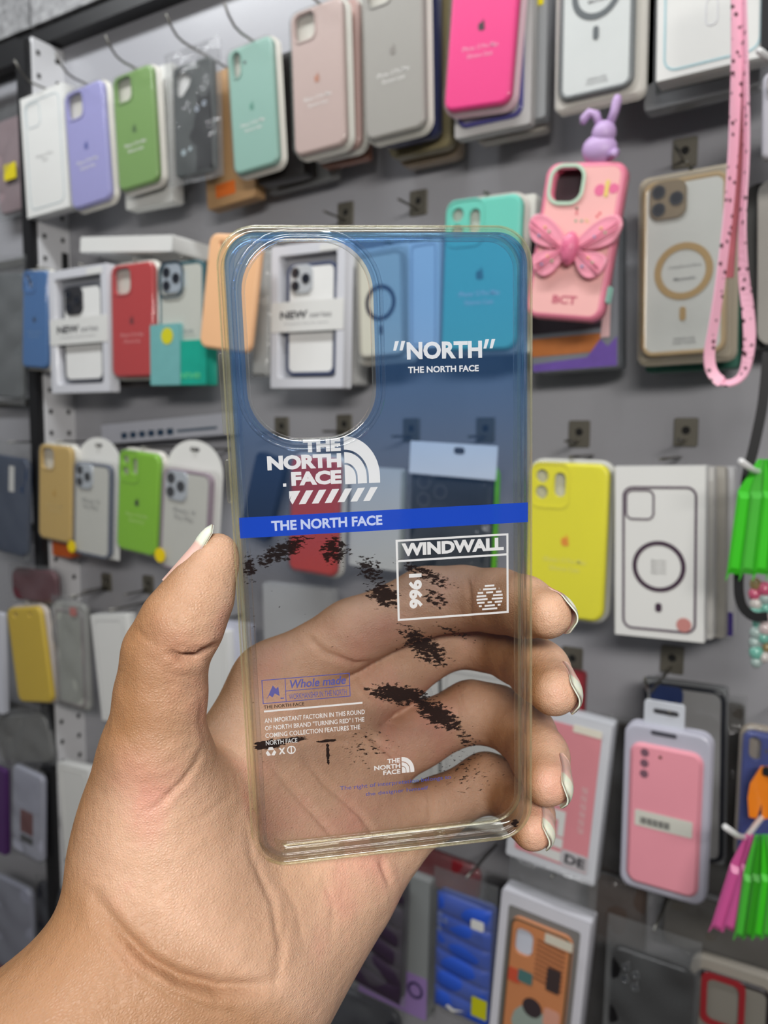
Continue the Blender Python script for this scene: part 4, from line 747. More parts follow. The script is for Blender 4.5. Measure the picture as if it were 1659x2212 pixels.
hbox('volume_button', -CW/2-.0011, -CW/2+.0006, .0335, .0535, -.0052, -.0014, TPU)
hbox('power_button', -CW/2-.0011, -CW/2+.0006, .0165, .0275, -.0052, -.0014, TPU)
for nm, x0, x1 in (('speaker_port_rim', -.0265, -.0140), ('charging_port_rim', -.0068, .0068), ('microphone_port_rim', .0115, .0150)):
    v = []; f = []; O = rr(x1-x0, .0046, .0016, 4, (x0+x1)/2, -.0036); I = rr(x1-x0-.0012, .0034, .0011, 4, (x0+x1)/2, -.0036); N = len(O)
    for p, y in ((O, -CH/2-.0004), (I, -CH/2-.0004), (I, -CH/2+.0018), (O, -CH/2+.0018)): v += [(x, y, z) for x, z in p]
    for k in range(4):
        for i in range(N): j = (i+1) % N; f.append((k*N+i, k*N+j, ((k+1) % 4)*N+j, ((k+1) % 4)*N+i))
    hold(nm, v, f, TPU, True)
# ---- print on the back plate
ZP = .00135
def print_mat(c, opac=.93, em=0):
    m, n, l, out = nodes('print_ink'); df = n.new('ShaderNodeBsdfDiffuse'); df.inputs[0].default_value = lin(c)+(1,); tr = n.new('ShaderNodeBsdfTransparent')
    tl = n.new('ShaderNodeBsdfTranslucent'); tl.inputs[0].default_value = lin(c)+(1,); mm = n.new('ShaderNodeMixShader'); mm.inputs[0].default_value = .35; l.new(df.outputs[0], mm.inputs[1]); l.new(tl.outputs[0], mm.inputs[2])
    mx = n.new('ShaderNodeMixShader'); mx.inputs[0].default_value = opac; l.new(tr.outputs[0], mx.inputs[1]); l.new(mm.outputs[0], mx.inputs[2]); l.new(mx.outputs[0], out.inputs[0]); return m
WI, BI, VI, KI = print_mat((236, 238, 240), .9), print_mat((34, 76, 196), .97), print_mat((76, 88, 170), .85), print_mat((24, 20, 22), .9)
def ptext(s, x0, x1, y0, y1, mat, name='printed_lettering', bold=.02, rot=0, shear=0):
    v, f = text_verts(s, bold); out = []
    for a, b, _ in v:
        if rot == 90: a, b = b, 1-a
        out.append(((x0+(x1-x0)*a+shear*b)*.001, (y0+(y1-y0)*b)*.001, ZP+.00012))
    return hold(name, out, f, mat)
def ppoly(name, pts, mat, dz=0):
    f = [tuple(q) for q in tessellate_polygon([[Vector((x, y, 0)) for x, y in pts]])]; return hold(name, [(x*.001, y*.001, ZP+dz) for x, y in pts], f, mat)
def pquad(name, x0, x1, y0, y1, mat, dz=0): return ppoly(name, [(x0, y0), (x1, y0), (x1, y1), (x0, y1)], mat, dz)
def pframe(name, x0, x1, y0, y1, t_, mat):
    v = [(x0, y0), (x1, y0), (x1, y1), (x0, y1), (x0+t_, y0+t_), (x1-t_, y0+t_), (x1-t_, y1-t_), (x0+t_, y1-t_)]
    return hold(name, [(x*.001, y*.001, ZP) for x, y in v], [(i, (i+1) % 4, 4+(i+1) % 4, 4+i) for i in range(4)], mat)
# “NORTH”
ptext('NORTH', 6.0, 25.2, 50.6, 54.9, WI, bold=.04); ptext('THE NORTH FACE', 6.2, 24.3, 47.3, 48.9, WI, bold=.03)
for bx in (2.6, 4.2, 25.6, 27.2): ppoly('quotation_mark', [(bx, 52.9), (bx+.75, 52.9), (bx+1.5, 55.2), (bx+.55, 55.2)], WI)
def dome(x0, y0, s, gap):
    bands = ((1.0, .68), (.62, .36), (.31, .0))
    for ro, ri in bands:
        ro, ri = ro*s, ri*s; k = .14*s; o = []
        a = [(x0+ro*math.sin(t_)*.74, y0+k+(s-k)*ro/s*math.cos(t_)) for t_ in np.linspace(0, math.pi/2, 14)]
        if ri > 0: b = [(x0+ri*math.sin(t_)*.74, y0+k+(s-k)*ri/s*math.cos(t_)) for t_ in np.linspace(math.pi/2, 0, 14)]
        else: b = [(x0, y0+k)]
        ppoly('logo_dome', a+[(a[-1][0], y0)]+([(b[0][0], y0)] if ri > 0 else [(x0, y0)])+b, WI)
ptext('THE', -20.6, -11.3, 28.7, 31.9, WI, bold=.055); ptext('NORTH', -29.6, -11.3, 24.6, 28.2, WI, bold=.055); ptext('FACE', -23.9, -11.4, 20.5, 24.0, WI, bold=.055)
pquad('printed_dot', -26.0, -25.2, 20.4, 21.2, WI); dome(-10.5, 20.3, 12.0, .6)
for k in range(7): x = -24.4+k*3.25; ppoly('logo_hatch', [(max(x-1.2, -24.5), 15.8 if x-1.2 > -24.5 else 17), (x+.5, 15.8), (min(x+2.6, -2.2), 19.2), (x+.8, 19.2)], WI)
ppoly('logo_hatch', [(-24.6, 17.2), (-24.6, 19.2), (-23.4, 19.2)], WI)
pquad('blue_stripe', -37.2, 37.2, 8.0, 13.2, BI, .00004); ptext('THE NORTH FACE', -29.4, -1.4, 9.4, 12.0, print_mat((206, 220, 246), .95), bold=.035)
pframe('windwall_frame', 1.9, 31.9, -16.3, 5.3, .55, WI); pquad('windwall_rule', 1.9, 31.9, -.6, -.05, WI); ptext('WINDWALL', 3.4, 30.6, .9, 4.3, WI, bold=.05)
ptext('1966', 5.0, 8.6, -13.2, -3.9, WI, bold=.05, rot=90)
gx, gy, gr = 26.7, -11.9, 3.6
for k in range(8):
    yy = gy-gr+.45+k*2*gr/8; hw = math.sqrt(max(.3, gr*gr-(yy+.2-gy)**2)); 
    for sgn in (-1, 1):
        xi = abs(yy+.2-gy)*.9; ppoly('globe_stripe', [(gx+sgn*(xi+.35 if xi+.35 < hw else hw-.1), yy), (gx+sgn*hw, yy), (gx+sgn*hw, yy+.5), (gx+sgn*(xi+.35 if xi+.35 < hw else hw-.1), yy+.5)], WI)
    if abs(yy+.2-gy) > 1.1: xi = abs(yy+.2-gy)*.9-.45; pquad('globe_stripe', gx-min(xi, hw), gx+min(xi, hw), yy, yy+.5, WI)
pframe('label_frame', -34.0, -11.2, -35.8, -29.3, .22, VI); pquad('label_rule', -28.1, -27.9, -35.8, -29.3, VI); pquad('label_rule', -27.9, -11.2, -32.9, -32.7, VI)
ppoly('label_flame', [(-33.0, -34.7), (-31.2, -31.0), (-30.4, -32.0), (-29.8, -31.4), (-29.6, -34.0), (-30.8, -33.2), (-31.4, -34.2), (-32.2, -33.6)], VI); pquad('label_mark', -29.4, -28.5, -34.8, -34.5, VI)
ptext('Whole made', -27.2, -12.4, -32.2, -29.9, VI, bold=.02, shear=.4); ptext('WORKMANSHIP IN THE NORTH', -27.2, -12.2, -35.2, -33.6, VI, bold=0)
ptext('THE NORTH FACE', -33.8, -23.4, -37.1, -36.2, KI, bold=.01); pquad('printed_rule', -33.8, -8.1, -38.1, -37.6, WI)
for k, s in enumerate(('AN IMPORTANT FACTORIN IN THIS ROUND', 'OF NORTH BRAND "TURNING RED" I THE', 'COMING COLLECTION FEATURES THE', 'NORTH FACE')): ptext(s, -33.8, (-7.6, -7.8, -9.0, -25.6)[k], -41.0-2.05*k, -39.7-2.05*k, WI, bold=.01)
ptext('X', -30.6, -28.9, -50.0, -48.2, WI, bold=.05)
def pring(cx, cy, r, t_): o = circ(r, 20, cx, cy); i = circ(r-t_, 20, cx, cy); hold('care_symbol', [(x*.001, y*.001, ZP) for x, y in o+i], [(k, (k+1) % 20, 20+(k+1) % 20, 20+k) for k in range(20)], WI)
pring(-27.3, -49.1, 1.15, .3); pquad('care_symbol', -27.45, -27.15, -50, -48.2, WI)
for a in (90, 210, 330): c_, s_ = math.cos(math.radians(a)), math.sin(math.radians(a)); ppoly('care_symbol', [(-32.6+c_*1.3-s_*.5, -49.1+s_*1.3+c_*.5), (-32.6+c_*.5-s_*.8, -49.1+s_*.5+c_*.8), (-32.6+c_*.5+s_*.8, -49.1+s_*.5-c_*.8), (-32.6+c_*1.3+s_*.5, -49.1+s_*1.3-c_*.5)], WI)
ptext('THE', -2.0, 1.5, -55.6, -54.3, WI, bold=.03); ptext('NORTH', -5.6, 1.5, -57.2, -55.9, WI, bold=.03); ptext('FACE', -3.2, 1.5, -58.8, -57.5, WI, bold=.03); dome(1.9, -58.8, 4.6, .3)
ptext('The right of interpretation belongs to', -15.0, 15.4, -62.2, -60.7, VI, bold=.005); ptext('the designer himself', -8.2, 9.0, -64.6, -63.2, VI, bold=.005)
# brushed black ink
def splat_mat():
    m, n, l, out = nodes('brushed_ink'); tc = n.new('ShaderNodeTexCoord'); mp = n.new('ShaderNodeMapping'); mp.inputs['Rotation'].default_value = (0, 0, math.radians(38)); mp.inputs['Scale'].default_value = (560, 1250, 1)
    l.new(tc.outputs['Object'], mp.inputs[0]); nz = n.new('ShaderNodeTexNoise'); nz.inputs['Scale'].default_value = 1; nz.inputs['Detail'].default_value = 5; nz.inputs['Roughness'].default_value = .62; l.new(mp.outputs[0], nz.inputs['Vector'])
    acc = None; cen = (0, CH/2)
    for cx, cy, lx, ly, an, st in ((-27, 4.2, 10, 3.2, 25, .62), (-35.5, .5, 3, 5, 0, .5), (-14, 3.5, 5, 5, 40, .6), (-5, -2, 6, 4, -50, .5), (-1.5, -9, 6, 4.2, -30, .68), (10, -4.5, 11, 2.6, -28, .5), (12, -11, 5, 3, -30, .5), (9, -24, 11, 4.4, -42, .64), (18, -21, 10, 2, -25, .34), (2, -36.5, 11, 3.4, -14, .78), (12, -43, 11, 4, -38, .72), (20, -51, 5, 3, -35, .4), (-33, -47, 6, 1.6, 4, .95), (-27, -46.4, 4.5, 1.1, 3, .9), (-17.8, -47.6, 3.2, .55, 0, .9), (-17.8, -51, .6, 4, 0, .9), (33.5, -77, 1.5, 2, 0, .6), (-8, -50, 10, 8, 0, .26), (20, -60, 12, 10, 0, .24)):
        v1 = n.new('ShaderNodeMapping'); v1.vector_type = 'TEXTURE'; v1.inputs['Location'].default_value = (cx*.001, cy*.001+CH/2, 0); v1.inputs['Rotation'].default_value = (0, 0, math.radians(an)); v1.inputs['Scale'].default_value = (lx*.001, ly*.001, 1)
        l.new(tc.outputs['Object'], v1.inputs[0]); sx = n.new('ShaderNodeSeparateXYZ'); l.new(v1.outputs[0], sx.inputs[0]); cb = n.new('ShaderNodeCombineXYZ'); l.new(sx.outputs[0], cb.inputs[0]); l.new(sx.outputs[1], cb.inputs[1])
        ln = n.new('ShaderNodeVectorMath'); ln.operation = 'LENGTH'; l.new(cb.outputs[0], ln.inputs[0]); mr = n.new('ShaderNodeMapRange'); mr.interpolation_type = 'SMOOTHSTEP'; mr.inputs['From Min'].default_value = 1.25; mr.inputs['From Max'].default_value = .2; mr.inputs['To Max'].default_value = st; l.new(ln.outputs['Value'], mr.inputs['Value'])
        if acc is None: acc = mr.outputs[0]
        else: mxx = n.new('ShaderNodeMath'); mxx.operation = 'MAXIMUM'; l.new(acc, mxx.inputs[0]); l.new(mr.outputs[0], mxx.inputs[1]); acc = mxx.outputs[0]
    ad = n.new('ShaderNodeMath'); ad.operation = 'MULTIPLY_ADD'; l.new(acc, ad.inputs[0]); ad.inputs[1].default_value = .50; l.new(nz.outputs['Fac'], ad.inputs[2])
    th = n.new('ShaderNodeMapRange'); th.inputs['From Min'].default_value = .675; th.inputs['From Max'].default_value = .745; th.inputs['To Max'].default_value = .97; l.new(ad.outputs[0], th.inputs['Value'])
    df = n.new('ShaderNodeBsdfDiffuse'); df.inputs[0].default_value = (.012, .008, .008, 1); tr = n.new('ShaderNodeBsdfTransparent'); mx = n.new('ShaderNodeMixShader'); l.new(th.outputs[0], mx.inputs[0]); l.new(tr.outputs[0], mx.inputs[1]); l.new(df.outputs[0], mx.inputs[2]); l.new(mx.outputs[0], out.inputs[0]); return m
hold('brushed_ink', [(-.0370, -.0790, ZP-.00006), (.0370, -.0790, ZP-.00006), (.0370, .0078, ZP-.00006), (-.0370, .0078, ZP-.00006)], [(0, 1, 2, 3)], splat_mat())

# ================================================================== THE HAND
# joints in camera metres (x right, y up, depth); radii in millimetres
def J(px, py, d, r): return np.array([(px-CX)/F*d, -(py-CY)/F*d, d]), r*.001
RES = .0009
LO = np.array([-.222, -.290, .110]); HI = np.array([.068, -.002, .300]); DIM = np.ceil((HI-LO)/RES).astype(int)+1
AX = [LO[i]+RES*np.arange(DIM[i]) for i in range(3)]
def sub(a, b, pad):
    lo = np.minimum(a[0]-a[1], b[0]-b[1])-pad; hi = np.maximum(a[0]+a[1], b[0]+b[1])+pad
    return tuple(slice(max(0, int((lo[i]-LO[i])/RES)), min(DIM[i], int((hi[i]-LO[i])/RES)+2)) for i in range(3))
def cone(D, a, b, k, pad=.022):
    """smooth-union a tapered capsule into field D"""
    s = sub(a, b, pad)
    X = AX[0][s[0]][:, None, None]-a[0][0]; Y = AX[1][s[1]][None, :, None]-a[0][1]; Z = AX[2][s[2]][None, None, :]-a[0][2]
    ba = b[0]-a[0]; t_ = np.clip((X*ba[0]+Y*ba[1]+Z*ba[2])/max(1e-12, ba@ba), 0, 1)
    d = np.sqrt((X-t_*ba[0])**2+(Y-t_*ba[1])**2+(Z-t_*ba[2])**2)-(a[1]+(b[1]-a[1])*t_)
    e = D[s]
    if k <= 0: D[s] = np.minimum(e, d); return
    h = np.clip(.5+.5*(e-d)/k, 0, 1); D[s] = e+(d-e)*h-k*h*(1-h)
def field(): return np.full(DIM, .03, dtype=np.float32)
def smin(A, B, k): h = np.clip(.5+.5*(A-B)/k, 0, 1); return A+(B-A)*h-k*h*(1-h)
palm = field()
cone(palm, J(25, 2396, .185, 25), J(-820, 3480, .162, 30), .01); cone(palm, J(160, 2520, .19, 26), J(-700, 3580, .165, 30), .02)
for a, b, k in (
    (J(355, 2005, .208, 22), J(25, 2396, .185, 25), .01), (J(480, 2115, .212, 22.5), J(160, 2520, .19, 26), .02),
    (J(430, 2040, .226, 20), J(590, 1475, .262, 12.5), .018), (J(450, 2050, .228, 20), J(700, 1560, .262, 12.5), .015),
    (J(480, 2060, .228, 20), J(775, 1665, .262, 12.5), .015), (J(520, 2080, .228, 20), J(822, 1815, .258, 12.5), .015),
    (J(545, 2085, .226, 23), J(690, 1905, .246, 19.5), .02), (J(400, 1965, .222, 22), J(352, 1800, .216, 19.5), .018), (J(352, 1800, .216, 19.5), J(335, 1640, .210, 14), .016),
    (J(400, 1800, .238, 14), J(540, 1570, .262, 10), .016), (J(470, 1710, .240, 12), J(600, 1640, .252, 12), .015)):
    cone(palm, a, b, k)
def chain(js, k=.004):
    D = field()
    for a, b in zip(js[:-1], js[1:]): cone(D, a, b, k)
    return D
FING = {
 'index': [J(590, 1472, .262, 12.2), J(760, 1368, .262, 10.8), J(925, 1298, .264, 10.9), J(1000, 1292, .262, 10.2), J(1078, 1298, .253, 9.8), J(1130, 1310, .243, 9.0), J(1182, 1328, .231, 7.2)],
 'middle': [J(700, 1560, .264, 12.2), J(850, 1458, .271, 10.6), J(968, 1378, .278, 10.2), J(1050, 1384, .276, 10.0), J(1120, 1412, .264, 9.7), J(1165, 1450, .25, 9.2), J(1196, 1492, .236, 7.6)],
 'ring': [J(775, 1665, .264, 12), J(900, 1590, .270, 10.4), J(1018, 1536, .275, 10.0), J(1075, 1546, .272, 9.7), J(1135, 1585, .262, 9.4), J(1165, 1635, .250, 8.8), J(1181, 1690, .238, 7.2)],
 'little': [J(822, 1820, .258, 11.6), J(940, 1748, .266, 9.6), J(1050, 1688, .270, 9.0), J(1095, 1702, .266, 8.6), J(1128, 1735, .257, 8.2), J(1142, 1762, .249, 7.6), J(1150, 1792, .241, 6.4)],
}
THUMB = [J(342, 1740, .209, 16.5), J(336, 1610, .203, 12.6), J(348, 1500, .2015, 11.2), J(358, 1412, .200, 10.4), J(395, 1345, .1985, 10.1), J(430, 1285, .200, 8.5), J(462, 1215, .2035, 6.1), J(472, 1192, .2045, 4.8)]
TOT = smin(palm, chain(THUMB, .003), .006)
for js in FING.values(): TOT = np.minimum(TOT, smin(palm, chain(js), .007))
def surface_nets(D):
    ins = D < 0; n0, n1_, n2 = D.shape; c = np.zeros((n0-1, n1_-1, n2-1), np.int8)
    cor = [(i, j, k) for i in (0, 1) for j in (0, 1) for k in (0, 1)]; sl = lambda i, n: slice(i, n-1+i)
    for i, j, k in cor: c += ins[sl(i, n0), sl(j, n1_), sl(k, n2)]
    cells = np.argwhere((c > 0) & (c < 8)); idx = -np.ones(c.shape, np.int64); idx[tuple(cells.T)] = np.arange(len(cells))
    val = {q: D[cells[:, 0]+q[0], cells[:, 1]+q[1], cells[:, 2]+q[2]] for q in cor}; P = np.zeros((len(cells), 3)); cnt = np.zeros(len(cells))
    for a in cor:
        for ax in range(3):
            if a[ax]: continue
            b = tuple(1 if i == ax else a[i] for i in range(3)); da, db = val[a], val[b]; m = (da < 0) != (db < 0)
            t_ = np.where(m, da/np.where(m, da-db, 1), 0); p = np.tile(np.array(a, float), (len(cells), 1)); p[:, ax] += t_; P[m] += p[m]; cnt += m
    P = cells+P/cnt[:, None]; F_ = []
    for ax in range(3):
        a1, a2 = [(1, 2), (2, 0), (0, 1)][ax]; s0 = [slice(None)]*3; s1 = [slice(None)]*3; s0[ax] = slice(0, -1); s1[ax] = slice(1, None)
        A, B = ins[tuple(s0)], ins[tuple(s1)]; E_ = np.argwhere(A != B); E_ = E_[(E_[:, a1] > 0) & (E_[:, a2] > 0) & (E_[:, a1] < D.shape[a1]-1) & (E_[:, a2] < D.shape[a2]-1)]
        def g(o1, o2): q = E_.copy(); q[:, a1] += o1; q[:, a2] += o2; return idx[tuple(q.T)]
        qd = np.stack([g(-1, -1), g(0, -1), g(0, 0), g(-1, 0)], 1); fl = A[tuple(E_.T)]; qd[~fl] = qd[~fl][:, ::-1]; F_.append(qd)
    F_ = np.concatenate(F_); return P*RES+LO, F_[(F_ >= 0).all(1)]
hv, hf = surface_nets(TOT)
def vnorm(v, f):
    n_ = np.cross(v[f[:, 2]]-v[f[:, 0]], v[f[:, 3]]-v[f[:, 1]]); o = np.zeros_like(v)
    for k in range(4): np.add.at(o, f[:, k], n_)
    return o/np.maximum(1e-12, np.linalg.norm(o, axis=1))[:, None]
def relax(v, f, it=3, lam=.5):
    e = np.concatenate([f[:, [0, 1]], f[:, [1, 2]], f[:, [2, 3]], f[:, [3, 0]]])
    for _ in range(it):
        s = np.zeros_like(v); c = np.zeros(len(v))
        for a, b in ((0, 1), (1, 0)): np.add.at(s, e[:, a], v[e[:, b]]); np.add.at(c, e[:, a], 1)
        v = v+(s/np.maximum(c, 1)[:, None]-v)*lam
    return v
hv = relax(hv, hf, 6); hn = vnorm(hv, hf)
if (hn*(hv-np.array([-.08, -.13, .22]))).sum() < 0: hf = hf[:, ::-1]; hn = -hn
# skin folds: polylines in the picture plane, groove (depth mm, width px) on the side that faces the viewer
hp = np.stack([hv[:, 0]/hv[:, 2]*F+CX, CY-hv[:, 1]/hv[:, 2]*F], 1); face = np.clip(-hn[:, 2]*1.6, 0, 1)
def groove(pts, dep, wid, dmax=.4, bulge=.08):
    global hv
    p = np.array(pts, float); best = np.full(len(hv), 1e9); ts = np.zeros(len(hv)); L_ = np.r_[0, np.cumsum(np.linalg.norm(np.diff(p, axis=0), axis=1))]
    for q, (a, b) in enumerate(zip(p[:-1], p[1:])):
        ba = b-a; t_ = np.clip(((hp-a)@ba)/(ba@ba), 0, 1); dd = np.linalg.norm(hp-a-t_[:, None]*ba, axis=1); m_ = dd < best; best = np.where(m_, dd, best); ts = np.where(m_, (L_[q]+t_*(L_[q+1]-L_[q]))/L_[-1], ts)
    dep = dep*np.clip(np.minimum(ts, 1-ts)/.3, 0, 1)**.8
    m = face*(hv[:, 2] < dmax)*(-np.exp(-(best/wid)**2)+bulge*np.exp(-((best-2.2*wid)/(1.3*wid))**2))*dep*.001
    hv = hv+hn*m[:, None]
groove([(358, 1406), (392, 1421), (425, 1420), (462, 1400), (510, 1380)], 2.6, 8, .4, .15); groove([(372, 1426), (420, 1433), (490, 1415)], .9, 9); groove([(372, 1392), (410, 1402), (445, 1396)], .5, 5)
groove([(288, 1350), (310, 1376), (340, 1392)], .45, 5, bulge=0)
for k in range(7): groove([(345+4*k, 1452+22*k), (392, 1462+21*k), (440, 1466+20*k)], .22+.08*(k % 2), 5.5, bulge=0)
groove([(446, 1592), (425, 1650), (395, 1690), (345, 1738), (300, 1762)], .8, 6, .3); groove([(440, 1500), (436, 1560), (448, 1600), (500, 1618), (530, 1640)], 1.2, 7)
groove([(432, 1600), (380, 1640), (330, 1660)], .3, 6, .3, 0); groove([(520, 1700), (450, 1760), (380, 1790)], .3, 7, .3, 0)
groove([(196, 1918), (222, 1965), (262, 2018), (320, 2074), (390, 2112), (470, 2134), (560, 2132), (620, 2110)], 2.8, 15, .3, .12); groove([(188, 1945), (225, 2015), (290, 2092), (370, 2150), (450, 2182), (540, 2190)], .8, 8, .3, .1)
groove([(530, 1770), (545, 1850), (590, 1950), (606, 2040), (590, 2110)], .9, 8, .3, .15); groove([(620, 1960), (612, 2060), (590, 2160)], .5, 6, .3, 0)
for k in range(9): groove([(230+6*k, 1905+16*k), (310+12*k, 1930+16*k), (400+14*k, 1965+14*k)], .25, 6, .3, 0)
groove([(600, 1890), (640, 1960), (660, 2060)], .35, 7, .3, 0); groove([(690, 1880), (720, 1950), (715, 2040)], .3, 7, .3, 0)
groove([(657, 1367), (700, 1410), (766, 1436), (830, 1428)], 1.2, 6); groove([(1008, 1240), (1014, 1290), (1016, 1345)], 1.0, 5); groove([(880, 1240), (897, 1300), (900, 1360)], .5, 5)
groove([(770, 1450), (800, 1500), (860, 1530)], .8, 6); groove([(740, 1540), (800, 1590), (870, 1650), (890, 1700)], 1.0, 6); groove([(575, 1640), (625, 1700), (690, 1770), (760, 1850)], 1.0, 6); groove([(640, 1620), (700, 1690), (780, 1760), (850, 1860)], 1.0, 6)
groove([(560, 1500), (640, 1560), (720, 1600), (790, 1600)], .8, 6)
groove([(820, 1852), (834, 1884), (846, 1914)], 1.2, 7); groove([(985, 1480), (1000, 1530), (1000, 1580)], .8, 5); groove([(920, 1690), (930, 1730), (930, 1780)], .9, 5); groove([(1085, 1650), (1090, 1700), (1085, 1740)], .6, 5)
def skin_mat():
    m, n, l, out = nodes('skin'); b = n.new('ShaderNodeBsdfPrincipled'); l.new(b.outputs[0], out.inputs[0]); tc = n.new('ShaderNodeTexCoord')
    b.inputs['Roughness'].default_value = .48; b.inputs['Specular IOR Level'].default_value = .35; b.inputs['Subsurface Weight'].default_value = .18; b.inputs['Subsurface Radius'].default_value = (1.0, .4, .2); b.inputs['Subsurface Scale'].default_value = .004
    n1 = n.new('ShaderNodeTexNoise'); n1.inputs['Scale'].default_value = 38; n1.inputs['Detail'].default_value = 5; l.new(tc.outputs['Object'], n1.inputs['Vector'])
    rp = n.new('ShaderNodeValToRGB'); l.new(n1.outputs['Fac'], rp.inputs[0]); e = rp.color_ramp.elements; e[0].position = .3; e[0].color = lin((204, 164, 136))+(1,); e[1].position = .7; e[1].color = lin((216, 160, 140))+(1,); q = rp.color_ramp.elements.new(.5); q.color = lin((212, 172, 145))+(1,)
    n2 = n.new('ShaderNodeTexNoise'); n2.inputs['Scale'].default_value = 400; n2.inputs['Detail'].default_value = 3; l.new(tc.outputs['Object'], n2.inputs['Vector'])
    mx = n.new('ShaderNodeMix'); mx.data_type = 'RGBA'; mx.blend_type = 'MULTIPLY'; mx.inputs['Factor'].default_value = .12; pa = n.new('ShaderNodeAttribute'); pa.attribute_name = 'palmar'; mp_ = n.new('ShaderNodeMix'); mp_.data_type = 'RGBA'; mp_.inputs['A'].default_value = lin((160, 116, 78))+(1,); l.new(rp.outputs[0], mp_.inputs['B']); l.new(pa.outputs['Fac'], mp_.inputs['Factor']); l.new(mp_.outputs['Result'], mx.inputs['A']); l.new(n2.outputs['Fac'], mx.inputs['B']); l.new(mx.outputs['Result'], b.inputs['Base Color'])
    vo = n.new('ShaderNodeTexVoronoi'); vo.feature = 'DISTANCE_TO_EDGE'; vo.inputs['Scale'].default_value = 1500; mp = n.new('ShaderNodeMapping'); mp.inputs['Scale'].default_value = (1, .55, 1); mp.inputs['Rotation'].default_value = (.3, .5, .9); l.new(tc.outputs['Object'], mp.inputs[0]); l.new(mp.outputs[0], vo.inputs['Vector'])
    n3 = n.new('ShaderNodeTexNoise'); n3.inputs['Scale'].default_value = 210; n3.inputs['Detail'].default_value = 4; l.new(mp.outputs[0], n3.inputs['Vector'])
    ad = n.new('ShaderNodeMath'); ad.operation = 'MULTIPLY_ADD'; ad.inputs[1].default_value = .35; l.new(vo.outputs['Distance'], ad.inputs[0]); l.new(n3.outputs['Fac'], ad.inputs[2])
    bp = n.new('ShaderNodeBump'); bp.inputs['Strength'].default_value = .75; bp.inputs['Distance'].default_value = .0009; l.new(ad.outputs[0], bp.inputs['Height']); l.new(bp.outputs[0], b.inputs['Normal']); return m
SKIN = skin_mat()
base = J(60, 2480, .19, 0)[0]
Bc = np.array([[cr.x, cu_.x, fwd.x], [cr.y, cu_.y, fwd.y], [cr.z, cu_.z, fwd.z]]); c2w = lambda p: (Bc@np.asarray(p).T).T+np.array(CAM)
wv = c2w(hv); o0 = c2w(base[None])[0]
handroot = thing('hand', 'left hand with bare forearm holding the clear phone case by its edges', 'hand', Matrix.Translation(Vector(o0)))
me = bpy.data.meshes.new('skin'); me.vertices.add(len(wv)); me.vertices.foreach_set('co', (wv-o0).ravel()); me.loops.add(hf.size); me.loops.foreach_set('vertex_index', hf.ravel().astype(np.int32))
me.polygons.add(len(hf)); me.polygons.foreach_set('loop_start', np.arange(0, hf.size, 4, dtype=np.int32)); me.update(calc_edges=True); me.polygons.foreach_set('use_smooth', np.ones(len(hf), bool)); me.materials.append(SKIN); me.validate()
at_ = me.attributes.new('palmar', 'FLOAT', 'POINT'); pal = np.clip((hn@np.array([.55, .1, -.83])+.05)/.75, 0, 1); pal *= np.clip((hv[:, 1]+hv[:, 0]*.4+.235)/.05, 0, 1)*.75+.25; lat = np.clip((hp[:, 0]-285)/210, 0, 1); up_w = np.clip((1720-hp[:, 1])/140, 0, 1); pal *= 1-(1-lat)*up_w*.9; sd = (hp[:, 0]-185)*.576-(hp[:, 1]-1925)*.818; pal *= np.clip(sd/130+.5, .3, 1); at_.data.foreach_set('value', pal.astype(np.float32))
link('skin', me, handroot)
def nail_mat():
    m, n, l, out = nodes('fingernail'); b = n.new('ShaderNodeBsdfPrincipled'); l.new(b.outputs[0], out.inputs[0]); b.inputs['Roughness'].default_value = .4; b.inputs['Specular IOR Level'].default_value = .3; b.inputs['Subsurface Weight'].default_value = .3; b.inputs['Subsurface Scale'].default_value = .002
    at_ = n.new('ShaderNodeUVMap'); sx = n.new('ShaderNodeSeparateXYZ'); l.new(at_.outputs[0], sx.inputs[0]); rp = n.new('ShaderNodeValToRGB'); l.new(sx.outputs['Y'], rp.inputs[0]); e = rp.color_ramp.elements
    e[0].position = .05; e[0].color = lin((222, 176, 160))+(1,); e[1].position = .72; e[1].color = lin((226, 226, 208))+(1,); q = e.new(.66); q.color = lin((224, 182, 172))+(1,); l.new(rp.outputs[0], b.inputs['Base Color']); return m
NAIL = nail_mat()
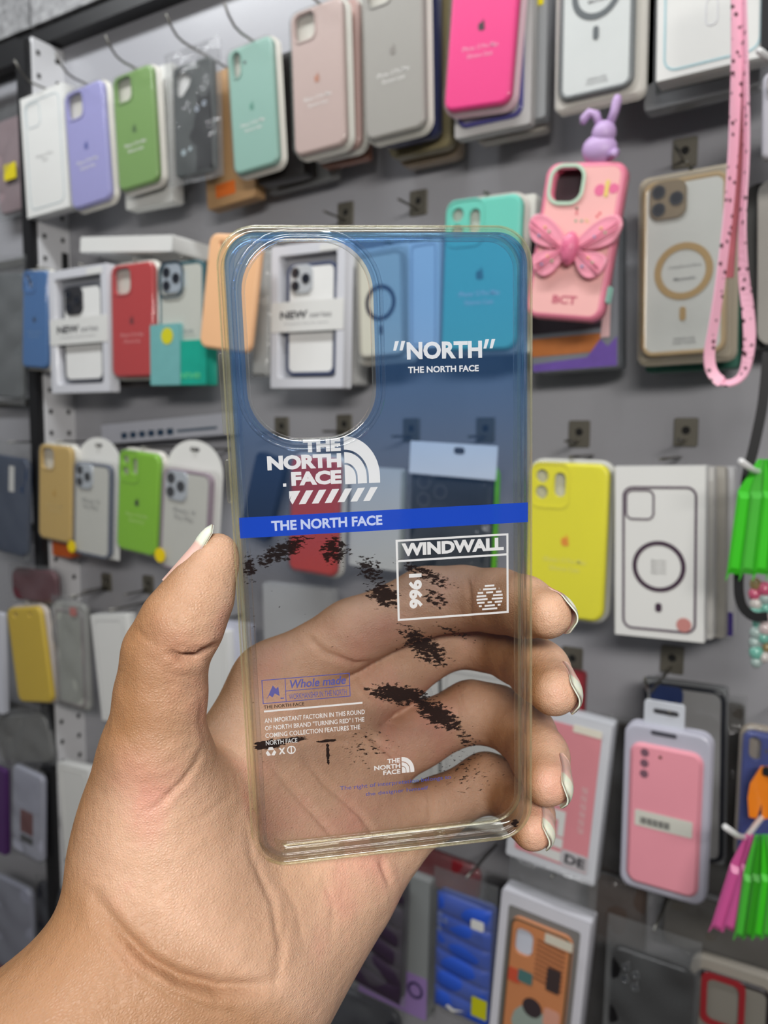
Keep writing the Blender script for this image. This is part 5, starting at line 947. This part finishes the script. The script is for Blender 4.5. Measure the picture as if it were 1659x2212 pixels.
def nail(a, b, dorsal, R0, R1, L, over, half=62, lift=.0007, wid=1.0):
    """nail on the distal bone a->b (camera metres)"""
    d = b-a; bl = np.linalg.norm(d); d = d/bl; dn = np.array(dorsal, float)
    rad = lambda t_: (R1+(R0-R1)*(-(L*t_-L+over))/bl) if L*t_-L+over < 0 else R1*math.sqrt(max(.05, 1-((L*t_-L+over)/(R1*1.45))**2))
    if True: pass
    dn = np.array(dorsal, float); dn -= d*(dn@d); dn /= np.linalg.norm(dn); sd = np.cross(d, dn); v = []; uv = []; NU, NV = 10, 12
    start = b-d*(L-over)
    for s in (0, 1):
        for i in range(NV+1):
            t_ = i/NV; r = rad(t_)+lift-s*.0005; rd = math.sqrt(max(0, 1-((t_-.86)/.14)**2)) if t_ > .86 else (1 if t_ > .1 else .7+.3*t_/.1); hw = math.radians(half)*(.35+.65*rd)
            for j in range(NU+1):
                u = (j/NU*2-1)*hw; v.append(start+d*(L*t_-.0006*(1-math.cos(u))*4)+dn*r*math.cos(u)+sd*r*math.sin(u)*wid); uv.append((j/NU, t_))
    f = []; N = (NV+1)*(NU+1)
    for i in range(NV):
        for j in range(NU): a_ = i*(NU+1)+j; q = (a_, a_+1, a_+NU+2, a_+NU+1); f.append(q); f.append(tuple(x+N for x in q[::-1]))
    rim = [j for j in range(NU+1)]+[i*(NU+1)+NU for i in range(1, NV+1)]+[NV*(NU+1)+j for j in range(NU-1, -1, -1)]+[i*(NU+1) for i in range(NV-1, 0, -1)]
    f += [(rim[k], rim[(k+1) % len(rim)], rim[(k+1) % len(rim)]+N, rim[k]+N) for k in range(len(rim))]
    w_ = c2w(np.array(v))-o0; o = mesh('fingernail', w_, f, NAIL, handroot, True); ul = o.data.uv_layers.new(name='UVMap')
    for lp_ in o.data.loops: ul.data[lp_.index].uv = uv[lp_.vertex_index]
    return o
nail(J(428, 1290, .202, 0)[0], J(470, 1196, .2045, 0)[0], (-1, -.1, -.25), .0092, .0056, .0180, .0064, 54, lift=.0011)
for nm, dz in (('index', .8), ('middle', .75), ('ring', .7), ('little', .75)):
    js = FING[nm]; nail(js[-2][0], js[-1][0], (1, .25, dz), js[-2][1], js[-1][1], .0135 if nm != 'little' else .0112, js[-1][1]+.0012, 58, lift=.0006)

# ------------------------------------------------------------------ groups of repeats
GROUPS = {'wall_hook': 'steel hooks on the display wall', 'silicone_phone_case': 'silicone phone cases on the display wall', 'plastic_tag': 'coloured plastic tags at the right edge', 'coated_hook': 'white coated hooks at the right edge',
          'bagged_phone_case': 'bagged phone cases on the display wall', 'bagged_package': 'bagged packages in the lower rows', 'phone_case_box': 'white phone case cartons', 'window_box': 'window boxes in the second row', 'hang_card_case': 'clear cases on white hang cards', 'magnetic_phone_case': 'magnetic phone cases in trays', 'carton': 'cartons stacked behind the ring print carton'}
for o in list(COL.objects):
    b = o.name.split('.')[0]
    if o.parent is None and b in GROUPS and 'category' in o: o['group'] = GROUPS[b]
